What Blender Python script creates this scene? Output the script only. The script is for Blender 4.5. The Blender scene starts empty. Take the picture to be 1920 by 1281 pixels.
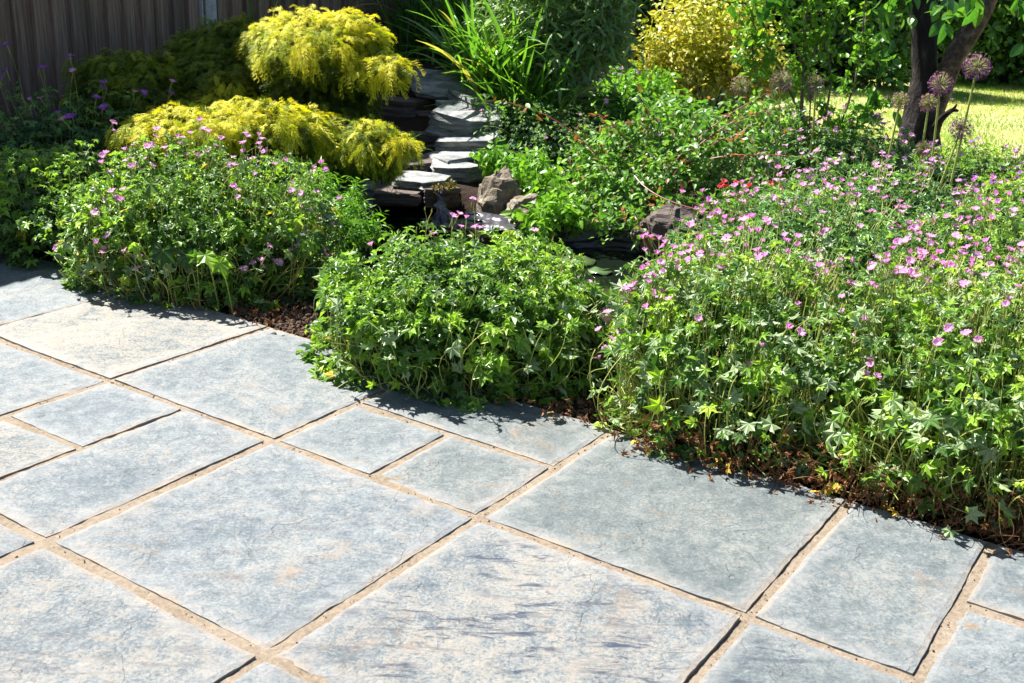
import bpy, math
import numpy as np
from mathutils import Matrix, Vector, noise as mnoise

# ------------------------------------------------------------------ camera, sky, sun
C = bpy.context.scene.collection
rad = math.radians
F, PITCH, ROLL, GRID, CAMH = 2097.0, 0.34036, -0.04404, 0.58126, 1.144   # focal length in 1920-px pixels
cp, sp, cr, sr = math.cos(PITCH), math.sin(PITCH), math.cos(ROLL), math.sin(ROLL)
c_fwd = np.array([0, cp, -sp]); c_r0 = np.array([1., 0, 0]); c_d0 = np.array([0, -sp, -cp])
c_right = cr*c_r0 + sr*c_d0; c_down = -sr*c_r0 + cr*c_d0
cam_data = bpy.data.cameras.new('camera'); cam = bpy.data.objects.new('camera', cam_data); C.objects.link(cam)
cam_data.sensor_width = 36; cam_data.lens = 36*F/1920; cam_data.clip_end = 500; cam_data.clip_start = .05
M = Matrix([[c_right[i], -c_down[i], -c_fwd[i], 0] for i in range(3)] + [[0, 0, 0, 1]])
M.translation = Vector((0, 0, CAMH)); cam.matrix_world = M
cam_data.dof.use_dof = True; cam_data.dof.focus_distance = 2.9; cam_data.dof.aperture_fstop = 16.0
bpy.context.scene.camera = cam

SUN_EL = rad(55); sd = np.array([-.80, .60]); sd = sd/np.hypot(*sd)      # towards the sun, on plan
sun_vec = Vector((sd[0]*math.cos(SUN_EL), sd[1]*math.cos(SUN_EL), math.sin(SUN_EL)))
sl = bpy.data.lights.new('sun', 'SUN'); sl.energy = 5.0; sl.angle = rad(.5); sl.color = (1, .955, .88)
so = bpy.data.objects.new('sun', sl); C.objects.link(so); so.rotation_euler = sun_vec.to_track_quat('Z', 'Y').to_euler()
w = bpy.data.worlds.new('World'); bpy.context.scene.world = w; w.use_nodes = True
nt = w.node_tree; nt.nodes.clear()
sk = nt.nodes.new('ShaderNodeTexSky'); sk.sky_type = 'NISHITA'; sk.sun_disc = False
sk.sun_elevation = SUN_EL; sk.sun_rotation = math.atan2(sd[0], sd[1])
bg = nt.nodes.new('ShaderNodeBackground'); bg.inputs[1].default_value = .05
wo = nt.nodes.new('ShaderNodeOutputWorld'); nt.links.new(sk.outputs[0], bg.inputs[0]); nt.links.new(bg.outputs[0], wo.inputs[0])
vs = bpy.context.scene.view_settings; vs.view_transform = 'Standard'; vs.look = 'None'; vs.exposure = 1.66; vs.gamma = 1
bpy.context.scene.cycles.max_bounces = 8; bpy.context.scene.cycles.diffuse_bounces = 2

# ------------------------------------------------------------------ measuring helpers
E1 = np.array([math.cos(GRID), -math.sin(GRID)]); E2 = np.array([math.sin(GRID), math.cos(GRID)])
O0 = np.array([-0.0557, 2.1073]); U = .305                                 # paving grid: origin and module
def ray(u, v):
    return (u-960)/F*c_right + (v-640.5)/F*c_down + c_fwd
def gp(u, v, z=0.):                                                        # point of the level z seen at u, v
    d = ray(u, v); t = (z-CAMH)/d[2]; return np.array([0, 0, CAMH]) + t*d
def at(u, v, Y):                                                           # point at distance Y seen at u, v
    d = ray(u, v); return np.array([0, 0, CAMH]) + Y/d[1]*d
def grid(i, j):
    p = O0 + E1*i*U + E2*j*U; return p
def nz(x, y, z=0., s=1.):
    return mnoise.noise(Vector((x*s, y*s, z*s)))

# ------------------------------------------------------------------ materials
def mat(name):
    m = bpy.data.materials.new(name); m.use_nodes = True; n = m.node_tree; n.nodes.clear()
    return m, n, n.nodes.new('ShaderNodeOutputMaterial')
def nd(n, t, **k):
    x = n.nodes.new(t)
    for a, b in k.items():
        if a.startswith('_'): x.inputs[int(a[1:])].default_value = b
        else: setattr(x, a, b)
    return x
def ramp(n, fac, stops, interp='LINEAR'):
    r = n.nodes.new('ShaderNodeValToRGB'); r.color_ramp.interpolation = interp
    e = r.color_ramp.elements
    while len(e) < len(stops): e.new(.5)
    for k, (p, c) in enumerate(stops):
        e[k].position = p; e[k].color = (*c, 1) if len(c) == 3 else c
    n.links.new(fac, r.inputs[0]); return r.outputs[0]
def mix(n, f, a, b, mode='MIX'):
    x = n.nodes.new('ShaderNodeMix'); x.data_type = 'RGBA'; x.blend_type = mode
    for s, v in ((0, f), (6, a), (7, b)):
        if isinstance(v, (int, float)): x.inputs[s].default_value = v
        elif isinstance(v, tuple): x.inputs[s].default_value = (*v, 1)
        else: n.links.new(v, x.inputs[s])
    return x.outputs[2]
def noise_tex(n, scale, detail=6, rough=.6, vec=None, dist=0.):
    x = nd(n, 'ShaderNodeTexNoise'); x.inputs['Scale'].default_value = scale; x.inputs['Detail'].default_value = detail
    x.inputs['Roughness'].default_value = rough; x.inputs['Distortion'].default_value = dist
    if vec is not None: n.links.new(vec, x.inputs['Vector'])
    return x.outputs[0]
def bump(n, h, strength, dist, prev=None):
    b = nd(n, 'ShaderNodeBump'); b.inputs['Strength'].default_value = strength; b.inputs['Distance'].default_value = dist
    n.links.new(h, b.inputs['Height'])
    if prev is not None: n.links.new(prev, b.inputs['Normal'])
    return b.outputs[0]
def pbsdf(n, color, rough=.6, normal=None, spec=.5):
    b = nd(n, 'ShaderNodeBsdfPrincipled')
    if isinstance(color, tuple): b.inputs['Base Color'].default_value = (*color, 1)
    else: n.links.new(color, b.inputs['Base Color'])
    if isinstance(rough, (int, float)): b.inputs['Roughness'].default_value = rough
    else: n.links.new(rough, b.inputs['Roughness'])
    b.inputs['Specular IOR Level'].default_value = spec
    if normal is not None: n.links.new(normal, b.inputs['Normal'])
    return b
def leaf_mat(name, stops, trans=.4, rough=.42, under=None, tcol=(1.5, 1.6, .7), spec=.5):
    """leaf colour from the per-leaf value 'tint'; light passes through the blade"""
    m, n, out = mat(name)
    a = nd(n, 'ShaderNodeAttribute', attribute_name='tint')
    col = ramp(n, a.outputs['Fac'], stops)
    tc = nd(n, 'ShaderNodeTexCoord')
    f = noise_tex(n, 90, 2, .6, tc.outputs['Object'])
    col = mix(n, .5, col, ramp(n, f, [(.3, (.55, .55, .55)), (.7, (1.45, 1.45, 1.45))]), 'MULTIPLY')
    top = col
    if under:
        g = nd(n, 'ShaderNodeNewGeometry'); top = mix(n, g.outputs['Backfacing'], col, under)
    p = pbsdf(n, top, rough, spec=spec)
    t = nd(n, 'ShaderNodeBsdfTranslucent'); n.links.new(mix(n, 1., col, tcol, 'MULTIPLY'), t.inputs[0])
    s = nd(n, 'ShaderNodeMixShader'); s.inputs[0].default_value = trans
    n.links.new(p.outputs[0], s.inputs[1]); n.links.new(t.outputs[0], s.inputs[2]); n.links.new(s.outputs[0], out.inputs[0])
    return m
def simple_mat(name, stops, scale=20, rough=.7, bs=.5, bd=.01, spec=.4, detail=7, stretch=None):
    m, n, out = mat(name); tc = nd(n, 'ShaderNodeTexCoord'); v = tc.outputs['Object']
    if stretch:
        mp = nd(n, 'ShaderNodeMapping'); mp.inputs['Scale'].default_value = stretch; n.links.new(v, mp.inputs[0]); v = mp.outputs[0]
    f = noise_tex(n, scale, detail, .65, v)
    col = ramp(n, f, stops)
    p = pbsdf(n, col, rough, bump(n, f, bs, bd), spec); n.links.new(p.outputs[0], out.inputs[0]); return m

G = {}
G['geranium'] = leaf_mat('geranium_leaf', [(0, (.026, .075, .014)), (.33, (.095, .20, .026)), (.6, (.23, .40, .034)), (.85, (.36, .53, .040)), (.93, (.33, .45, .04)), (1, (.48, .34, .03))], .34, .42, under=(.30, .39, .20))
G['geranium_cool'] = leaf_mat('geranium_leaf_cool', [(0, (.030, .085, .03)), (.4, (.10, .22, .055)), (.8, (.23, .41, .075)), (1, (.34, .50, .08))], .32, .44, under=(.13, .18, .10))
G['stem'] = leaf_mat('green_stem', [(0, (.18, .26, .06)), (.6, (.42, .48, .13)), (1, (.40, .26, .10))], .25, .5, tcol=(1.2, 1.2, .8))
G['dry'] = leaf_mat('dry_leaf', [(0, (.10, .045, .02)), (.5, (.25, .11, .04)), (.85, (.33, .19, .08)), (1, (.55, .36, .04))], .25, .7, tcol=(1.4, 1.1, .8))
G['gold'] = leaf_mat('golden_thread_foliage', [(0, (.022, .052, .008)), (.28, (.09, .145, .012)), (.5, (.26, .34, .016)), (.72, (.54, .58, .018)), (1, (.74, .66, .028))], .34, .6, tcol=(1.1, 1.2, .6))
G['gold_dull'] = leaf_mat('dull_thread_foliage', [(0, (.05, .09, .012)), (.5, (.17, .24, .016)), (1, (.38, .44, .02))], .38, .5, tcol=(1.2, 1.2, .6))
G['blade'] = leaf_mat('strap_leaf', [(0, (.035, .10, .02)), (.6, (.12, .28, .035)), (.9, (.24, .42, .04)), (1, (.42, .36, .10))], .35, .32, spec=.6)
G['grey'] = leaf_mat('grey_green_leaf', [(0, (.07, .15, .06)), (.6, (.17, .29, .10)), (1, (.34, .46, .18))], .35, .40, under=(.26, .32, .22))
G['shrub'] = leaf_mat('shrub_leaf', [(0, (.03, .10, .02)), (.5, (.09, .22, .028)), (.9, (.20, .37, .04)), (1, (.25, .32, .04))], .38, .45)
G['bright'] = leaf_mat('bright_leaf', [(0, (.05, .15, .022)), (.5, (.12, .28, .025)), (1, (.22, .40, .035))], .38, .4)
G['yellow'] = leaf_mat('yellow_leaf', [(0, (.12, .22, .02)), (.3, (.32, .40, .03)), (.6, (.56, .55, .06)), (1, (.72, .68, .26))], .35, .38, tcol=(1.15, 1.05, .5))
G['blush'] = leaf_mat('red_stemmed_shrub_leaf', [(0, (.04, .12, .022)), (.5, (.12, .27, .035)), (.84, (.24, .42, .055)), (.93, (.26, .15, .05)), (1, (.30, .07, .04))], .38, .45, under=(.24, .30, .17))
G['plum'] = leaf_mat('plum_leaf', [(0, (.035, .12, .022)), (.6, (.06, .18, .025)), (1, (.12, .25, .03))], .42, .32)
G['hedge'] = leaf_mat('hedge_leaf', [(0, (.03, .09, .02)), (.6, (.08, .20, .03)), (.95, (.16, .32, .04)), (1, (.42, .36, .05))], .36, .4)
G['pinkp'] = leaf_mat('pink_petal', [(0, (.60, .17, .48)), (.5, (.72, .32, .61)), (1, (.84, .62, .79))], .4, .5, tcol=(1.15, .9, 1.15), spec=.25)
G['pinkpale'] = leaf_mat('pale_pink_petal', [(0, (.58, .20, .50)), (.5, (.70, .34, .62)), (1, (.86, .62, .80))], .4, .5, tcol=(1.1, .95, 1.1), spec=.25)
G['violetp'] = leaf_mat('violet_petal', [(0, (.20, .03, .34)), (.5, (.34, .08, .48)), (1, (.50, .24, .60))], .4, .5, tcol=(1.1, .9, 1.2), spec=.25)
G['redp'] = leaf_mat('red_petal', [(0, (.40, .005, .012)), (1, (.62, .02, .05))], .35, .5, tcol=(1.2, .8, .8))
G['whitep'] = leaf_mat('white_petal', [(0, (.70, .70, .68)), (1, (.85, .85, .82))], .3, .5, tcol=(1., 1., 1.))
G['allium'] = leaf_mat('allium_floret', [(0, (.14, .015, .20)), (.45, (.22, .04, .22)), (.7, (.24, .10, .14)), (1, (.30, .24, .14))], .25, .55, tcol=(1.2, .9, 1.1))
G['redstem'] = simple_mat('red_stem', [(.3, (.16, .02, .03)), (.7, (.32, .06, .07))], 30, .45, .2, .002)
G['lily'] = leaf_mat('lily_pad', [(0, (.07, .13, .05)), (.6, (.13, .19, .07)), (1, (.24, .15, .08))], .1, .22, spec=.7)
G['grass'] = leaf_mat('lawn_grass', [(0, (.14, .25, .025)), (.6, (.24, .38, .04)), (1, (.58, .50, .22))], .35, .5)
G['bark'] = simple_mat('tree_bark', [(.38, (.005, .004, .004)), (.54, (.014, .011, .010)), (.72, (.085, .068, .055))], 18, .85, .9, .03, stretch=(1, 1, .35))
G['bark_pale'] = simple_mat('pale_bark', [(.3, (.07, .055, .04)), (.7, (.20, .16, .11))], 30, .8, .6, .01, stretch=(1, 1, .3))
G['bark_red'] = simple_mat('brown_limb_bark', [(.35, (.02, .013, .01)), (.5, (.08, .055, .04)), (.7, (.22, .16, .12))], 22, .8, .8, .02)
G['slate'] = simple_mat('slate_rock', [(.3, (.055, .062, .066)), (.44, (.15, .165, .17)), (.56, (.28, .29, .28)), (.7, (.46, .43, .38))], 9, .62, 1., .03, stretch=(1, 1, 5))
G['slate_red'] = simple_mat('rusty_or_shaded_slate', [(.25, (.035, .024, .02)), (.5, (.085, .062, .053)), (.8, (.15, .125, .115))], 8, .7, .8, .02, stretch=(1, 1, 5))  # rusty stones; on the waterfall steps its dark tone stands in for shade
G['boulder'] = simple_mat('sandstone_boulder', [(.3, (.06, .045, .032)), (.5, (.17, .14, .10)), (.7, (.34, .30, .24))], 9, .85, 1., .03)
G['moss'] = leaf_mat('moss', [(0, (.06, .05, .012)), (.6, (.15, .12, .02)), (1, (.22, .19, .03))], .2, .9)
G['liner'] = simple_mat('pond_liner', [(.3, (.025, .022, .030)), (.7, (.045, .04, .05))], 12, .36, .15, .003, spec=.6)
G['core'] = simple_mat('head_core', [(.3, (.05, .08, .03)), (.7, (.09, .10, .05))], 30, .8)
def soil_mat():
    m, n, out = mat('soil'); tc = nd(n, 'ShaderNodeTexCoord')
    f = noise_tex(n, 28, 10, .72, tc.outputs['Object']); g = noise_tex(n, 3, 4, .6, tc.outputs['Object'])
    col = mix(n, g, ramp(n, f, [(.3, (.016, .011, .008)), (.6, (.06, .038, .026)), (.8, (.14, .09, .06))]), (.03, .02, .014))
    p = pbsdf(n, col, .95, bump(n, f, 1., .03), .15); n.links.new(p.outputs[0], out.inputs[0]); return m
G['soil'] = soil_mat()
def clod_mat():
    return simple_mat('soil_clod', [(.3, (.055, .035, .024)), (.7, (.17, .11, .075))], 40, .95, .8, .01, spec=.15)
G['clod'] = clod_mat()
def lawn_mat():
    m, n, out = mat('lawn_turf'); tc = nd(n, 'ShaderNodeTexCoord')
    g = noise_tex(n, 1.1, 4, .6, tc.outputs['Object']); f = noise_tex(n, 60, 5, .7, tc.outputs['Object'])
    a = ramp(n, f, [(.3, (.12, .20, .02)), (.7, (.22, .33, .04))]); b = ramp(n, f, [(.3, (.36, .33, .14)), (.7, (.52, .46, .25))])
    p = pbsdf(n, mix(n, ramp(n, g, [(.35, (0, 0, 0)), (.52, (1, 1, 1))]), a, b), .9, bump(n, f, .6, .02), .2)
    n.links.new(p.outputs[0], out.inputs[0]); return m
G['lawn'] = lawn_mat()
def mortar_mat():
    m, n, out = mat('sandy_mortar'); tc = nd(n, 'ShaderNodeTexCoord')
    f = noise_tex(n, 90, 8, .75, tc.outputs['Object']); g = noise_tex(n, 5, 5, .65, tc.outputs['Object'])
    col = mix(n, ramp(n, g, [(.35, (0, 0, 0)), (.75, (1, 1, 1))]), ramp(n, f, [(.3, (.21, .17, .13)), (.7, (.34, .285, .22))]), ramp(n, f, [(.35, (.11, .08, .055)), (.65, (.28, .22, .155))]))
    p = pbsdf(n, col, .95, bump(n, f, .9, .008), .15); n.links.new(p.outputs[0], out.inputs[0]); return m
G['mortar'] = mortar_mat()
def slab_mat():
    """riven slate: per-slab values in 'tone' (r cream patches, g green cast, b dark streaks); 'rim' is the distance from the slab's edge"""
    m, n, out = mat('riven_slate_slab'); tc = nd(n, 'ShaderNodeTexCoord'); ob = tc.outputs['Object']
    t = nd(n, 'ShaderNodeAttribute', attribute_name='tone'); sp_ = nd(n, 'ShaderNodeSeparateColor'); n.links.new(t.outputs['Color'], sp_.inputs[0])
    rm = nd(n, 'ShaderNodeAttribute', attribute_name='rim')
    big = noise_tex(n, 4.2, 6, .62, ob, .6); mid = noise_tex(n, 26, 8, .75, ob, .4); fine = noise_tex(n, 150, 9, .8, ob)
    mp = nd(n, 'ShaderNodeMapping'); mp.inputs['Rotation'].default_value = (0, 0, -.10); mp.inputs['Scale'].default_value = (6, 26, 6); n.links.new(ob, mp.inputs[0])
    streak = noise_tex(n, 1.5, 9, .78, mp.outputs[0], .6)
    def mth(op, a_, b_, c_=None):
        x = nd(n, 'ShaderNodeMath', operation=op)
        for i_, v_ in enumerate((a_, b_, c_)):
            if v_ is None: continue
            if isinstance(v_, (int, float)): x.inputs[i_].default_value = v_
            else: n.links.new(v_, x.inputs[i_])
        return x.outputs[0]
    def mrange(v_, a_, b_, c_=0., d_=1.):
        x = nd(n, 'ShaderNodeMapRange'); n.links.new(v_, x.inputs[0])
        for i_, q_ in enumerate((a_, b_, c_, d_)): x.inputs[i_+1].default_value = q_
        return x.outputs[0]
    mf = mth('MULTIPLY_ADD', fine, .75, mth('MULTIPLY_ADD', big, .28, mth('MULTIPLY', mid, .5)))
    mf = mth('SUBTRACT', mf, .265)
    blue = ramp(n, mf, [(.38, (.080, .105, .125)), (.5, (.155, .182, .202)), (.60, (.245, .268, .280))])
    green = ramp(n, mf, [(.39, (.070, .090, .093)), (.5, (.112, .133, .133)), (.60, (.178, .196, .190))])
    col = mix(n, sp_.outputs[1], blue, green)
    cm = mth('ADD', mth('MULTIPLY_ADD', streak, .42, mth('MULTIPLY', fine, .75)), mth('ADD', mth('MULTIPLY_ADD', big, .30, mth('MULTIPLY', mid, .22)), mth('MULTIPLY', sp_.outputs[0], .16)))
    cream = ramp(n, mid, [(.35, (.24, .234, .225)), (.5, (.29, .265, .225)), (.66, (.27, .215, .16))])
    col = mix(n, mth('MULTIPLY', mrange(cm, .925, .99), mth('MULTIPLY_ADD', sp_.outputs[0], .5, .25)), col, cream)
    st = mth('MULTIPLY', mrange(streak, .50, .58), sp_.outputs[2])
    col = mix(n, mth('MULTIPLY', st, mrange(noise_tex(n, 5.5, 4, .6, ob), .40, .55)), col, (.030, .046, .078))
    col = mix(n, mth('MULTIPLY', mrange(noise_tex(n, 3.2, 8, .75, ob, 1.), .56, .72), .75), col, (.24, .17, .11))
    # hairline edges of the cleft layers
    ct_ = noise_tex(n, 2.6, 5, .6, ob, .4); ln = mth('ABSOLUTE', mth('SUBTRACT', ct_, .5), 0.)
    lnm = mth('MULTIPLY', mrange(ln, 0., .0028, 1., 0.), mrange(noise_tex(n, 5, 3, .6, mp.outputs[0]), .50, .58))
    col = mix(n, mth('MULTIPLY', lnm, .75), col, (.08, .06, .05))
    re = mth('MULTIPLY', mrange(mth('MULTIPLY_ADD', mid, -.09, rm.outputs['Fac']), -.050, .008, .58, 0.), 1.)
    col = mix(n, re, col, (.265, .268, .268))
    sm_ = mth('MULTIPLY', mrange(mth('MULTIPLY_ADD', fine, -.03, rm.outputs['Fac']), -.018, .004, .9, 0.), mrange(noise_tex(n, 7, 4, .6, ob), .45, .6))
    col = mix(n, sm_, col, (.31, .25, .19))
    nr = bump(n, mid, .8, .008); nr = bump(n, streak, .6, .006, nr); nr = bump(n, fine, .8, .003, nr); nr = bump(n, mrange(ct_, .497, .503), .5, .003, nr)
    p = pbsdf(n, col, .62, nr, .4); n.links.new(p.outputs[0], out.inputs[0]); return m
G['slab'] = slab_mat()
def wood_mat():
    m, n, out = mat('weathered_board'); tc = nd(n, 'ShaderNodeTexCoord'); ob = tc.outputs['Object']
    t = nd(n, 'ShaderNodeAttribute', attribute_name='tint')
    mp = nd(n, 'ShaderNodeMapping'); mp.inputs['Scale'].default_value = (60, 60, 2.2); n.links.new(ob, mp.inputs[0])
    f = noise_tex(n, 1.2, 8, .7, mp.outputs[0], .6); g = noise_tex(n, 2.5, 5, .6, ob)
    col = ramp(n, f, [(.3, (.07, .048, .036)), (.5, (.20, .14, .105)), (.7, (.36, .28, .225))])
    col = mix(n, ramp(n, g, [(.35, (0, 0, 0)), (.7, (1, 1, 1))]), col, mix(n, .5, col, (.13, .13, .12)))
    col = mix(n, 1., col, ramp(n, t.outputs['Fac'], [(0, (.7, .68, .68)), (1, (1.25, 1.2, 1.15))]), 'MULTIPLY')
    p = pbsdf(n, col, .85, bump(n, f, .5, .004), .25); n.links.new(p.outputs[0], out.inputs[0]); return m
G['wood'] = wood_mat()
G['post'] = simple_mat('grey_post', [(.3, (.26, .28, .30)), (.7, (.46, .48, .50))], 25, .85, .4, .004)
def water_mat():
    m, n, out = mat('pond_water'); tc = nd(n, 'ShaderNodeTexCoord'); f = noise_tex(n, 9, 3, .5, tc.outputs['Object'])
    p = pbsdf(n, (.006, .010, .006), .04, bump(n, f, .12, .01), .6); n.links.new(p.outputs[0], out.inputs[0]); return m
G['water'] = water_mat()

# ------------------------------------------------------------------ mesh helpers
def mesh(name, V, T, mats, tint=None, midx=None, smooth=False, extra=None):
    V = np.asarray(V, np.float32); T = np.asarray(T, np.int32)
    me = bpy.data.meshes.new(name); me.vertices.add(len(V)); me.vertices.foreach_set('co', V.ravel())
    k = T.shape[1]; me.loops.add(len(T)*k); me.loops.foreach_set('vertex_index', T.ravel())
    me.polygons.add(len(T)); me.polygons.foreach_set('loop_start', np.arange(len(T), dtype=np.int32)*k)
    me.polygons.foreach_set('loop_total', np.full(len(T), k, np.int32))
    for m in (mats if isinstance(mats, (list, tuple)) else [mats]): me.materials.append(m)
    if midx is not None: me.polygons.foreach_set('material_index', np.asarray(midx, np.int32))
    me.polygons.foreach_set('use_smooth', np.full(len(T), smooth, bool))
    me.update(calc_edges=True)
    if tint is not None:
        a = me.attributes.new('tint', 'FLOAT', 'POINT'); a.data.foreach_set('value', np.asarray(tint, np.float32))
    for kx, (typ, arr) in (extra or {}).items():
        a = me.attributes.new(kx, typ, 'POINT'); a.data.foreach_set('color' if 'COLOR' in typ else 'value', np.asarray(arr, np.float32).ravel())
    return me
def link(name, me, parent=None, loc=None):
    o = bpy.data.objects.new(name, me); C.objects.link(o); o.parent = parent
    if loc is not None: o.location = loc
    return o
def tag(o, label, cat, group=None, kind=None):
    o['label'] = label
    if cat: o['category'] = cat
    if group: o['group'] = group
    if kind: o['kind'] = kind
    return o
def thing(name, label, cat, loc, group=None):
    o = bpy.data.objects.new(name, None); C.objects.link(o); o.location = tuple(loc); o.empty_display_size = .1
    return tag(o, label, cat, group)
class Acc:                                                                  # collects triangles for ONE part
    def __init__(s): s.V = []; s.T = []; s.c = []; s.m = []; s.n = 0
    def add(s, V, T, tint=.5, mi=0):
        V = np.asarray(V, float).reshape(-1, 3); T = np.asarray(T, int).reshape(-1, 3)
        s.V.append(V); s.T.append(T+s.n); s.n += len(V)
        s.c.append(np.broadcast_to(np.asarray(tint, float), (len(V),))); s.m.append(np.full(len(T), mi))
    def inst(s, tpl, R, P, tint, mi=0):                                     # many copies of a leaf template
        tv, tt = tpl[:2]; k = len(P)
        if k == 0: return
        V = np.einsum('kij,nj->kni', R, tv) + P[:, None, :]
        T = tt[None]+np.arange(k)[:, None, None]*len(tv)
        c = np.repeat(np.asarray(tint), len(tv))
        if len(tpl) > 2: c = np.clip(c + np.tile(tpl[2], k), 0, 1)
        s.add(V.reshape(-1, 3), T.reshape(-1, 3), c, mi)
    def build(s, name, mats, parent=None, smooth=False, org=(0, 0, 0)):
        me = mesh(name, np.vstack(s.V)-np.asarray(org), np.vstack(s.T), mats, np.concatenate(s.c), np.concatenate(s.m), smooth)
        return link(name, me, parent)
def nrm(a): return a/np.maximum(np.linalg.norm(a, axis=-1, keepdims=True), 1e-9)
def frames(nrml, tip, scale):                                               # leaf frames: y = tip direction, z = blade normal
    z = nrm(nrml); y = nrm(tip - (tip*z).sum(-1, keepdims=True)*z); x = np.cross(y, z)
    R = np.stack([x, y, z], -1); sc = np.asarray(scale)
    return R*(sc[:, None, None] if sc.ndim == 1 else sc[:, None, :])
def tubes(acc, L, r0, r1, tint, sides=3, mi=0):                             # L: k x m x 3 polylines
    k, m, _ = L.shape; d = nrm(np.gradient(L, axis=1)); ref = np.array([.37, .61, .13])
    a = nrm(np.cross(d, ref)); b = np.cross(d, a)
    th = np.arange(sides)*2*np.pi/sides
    rr = (np.asarray(r0)[..., None]*np.linspace(1, 0, m) + np.asarray(r1)[..., None]*np.linspace(0, 1, m)) if np.ndim(r0) else np.linspace(r0, r1, m)[None].repeat(k, 0)
    V = L[:, :, None, :] + rr[:, :, None, None]*(np.cos(th)[:, None]*a[:, :, None, :] + np.sin(th)[:, None]*b[:, :, None, :])
    q = []
    for i in range(m-1):
        for s_ in range(sides):
            a0, a1 = i*sides+s_, i*sides+(s_+1) % sides; q += [(a0, a1, a1+sides), (a0, a1+sides, a0+sides)]
    T = np.array(q)[None] + np.arange(k)[:, None, None]*m*sides
    acc.add(V.reshape(-1, 3), T.reshape(-1, 3), np.repeat(np.broadcast_to(tint, (k,)), m*sides), mi)
def bez(a, b, c, m=6):
    t = np.linspace(0, 1, m)[None, :, None]; return (1-t)**2*a[:, None]+2*t*(1-t)*b[:, None]+t*t*c[:, None]

# leaf templates: verts, tris (, tint offset); base at the origin, tip along +y
def palm(lobes=5, spread=115, sinus=.36, droop=.22, teeth=.72, tw=11, fold=.0):
    pts = [(0, 0, 0)]; A = np.linspace(-spread, spread, lobes); half = spread/(lobes-1)
    for k, a in enumerate(A):
        s = 1 - .22*abs(a)/spread
        for da, r in ((-half, sinus), (-tw, teeth*.86*s), (-tw*.45, teeth*s*1.0), (0, s), (tw*.45, teeth*s), (tw, teeth*.86*s)):
            th = rad(a+da); z = -droop*r*r + (.07 if abs(da) == tw else (.10 if da == -half else -.02))
            pts.append((r*math.sin(th), r*math.cos(th)+.12, z + fold*abs(math.sin(th))*r))
    th = rad(A[-1]+half); pts.append((sinus*math.sin(th), sinus*math.cos(th)+.12, .08))
    n = len(pts); T = [(0, i+1, i) for i in range(1, n-1)]
    return np.array(pts), np.array(T)
def oval(w=.42, n=4, droop=.2, fold=.12, tipp=.5, serr=0.):                # simple pointed leaf of length 1
    ys = np.linspace(0, 1, n+2); V = []; 
    for y in ys:
        ww = w*.5*max(0., math.sin(math.pi*y**(.8 if tipp > .4 else .6)))**.8; z = -droop*y*y
        V += [(-ww, y, z+fold*ww*2), (0, y, z), (ww, y, z+fold*ww*2)]
    T = []
    for i in range(n+1):
        a = 3*i; T += [(a, a+1, a+4), (a, a+4, a+3), (a+1, a+2, a+5), (a+1, a+5, a+4)]
    return np.array(V), np.array(T)
PALM = [palm(5, 118, .50, .22, .80, 15), palm(5, 125, .55, .35, .80, 16, .15), palm(5, 110, .44, .12, .78, 14), palm(5, 120, .48, .5, .8, 15, .3)]
BIGPALM = [palm(5, 125, .55, .25, .8, 15), palm(5, 130, .6, .4, .8, 16, .2)]
CUT = [palm(5, 110, .34, .2, .74, 13), palm(3, 60, .32, .3, .74, 14), palm(5, 115, .38, .05, .74, 12)]
OVAL = [oval(.5), oval(.42, 4, .35, .2), oval(.55, 4, .05, .05)]
LANCE = [oval(.2, 4, .3, .1, .5), oval(.16, 4, .55, .15, .5), oval(.22, 4, .1, .1, .5)]

def unit(rng, n): return nrm(rng.normal(size=(n, 3)))
def scatter_leaves(acc, rng, P, out, size, tpls, tint, up=.7, jit=.55, mi=0, wild=None):
    k = len(P); nn = nrm(out*.45 + np.array([0, 0, up]) + rng.normal(size=(k, 3))*jit)
    tp = nrm(out*np.array([1, 1, .2]) + np.array([0, 0, -.25]) + rng.normal(size=(k, 3))*.6)
    if wild is not None:                                                    # turned-over leaves
        fl = rng.random(k) < wild; nn[fl] *= -1
    R = frames(nn, tp, size); w_ = rng.integers(0, len(tpls), k)
    for i, t in enumerate(tpls):
        s = w_ == i; acc.inst(t, R[s], P[s], tint[s], mi)

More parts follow.
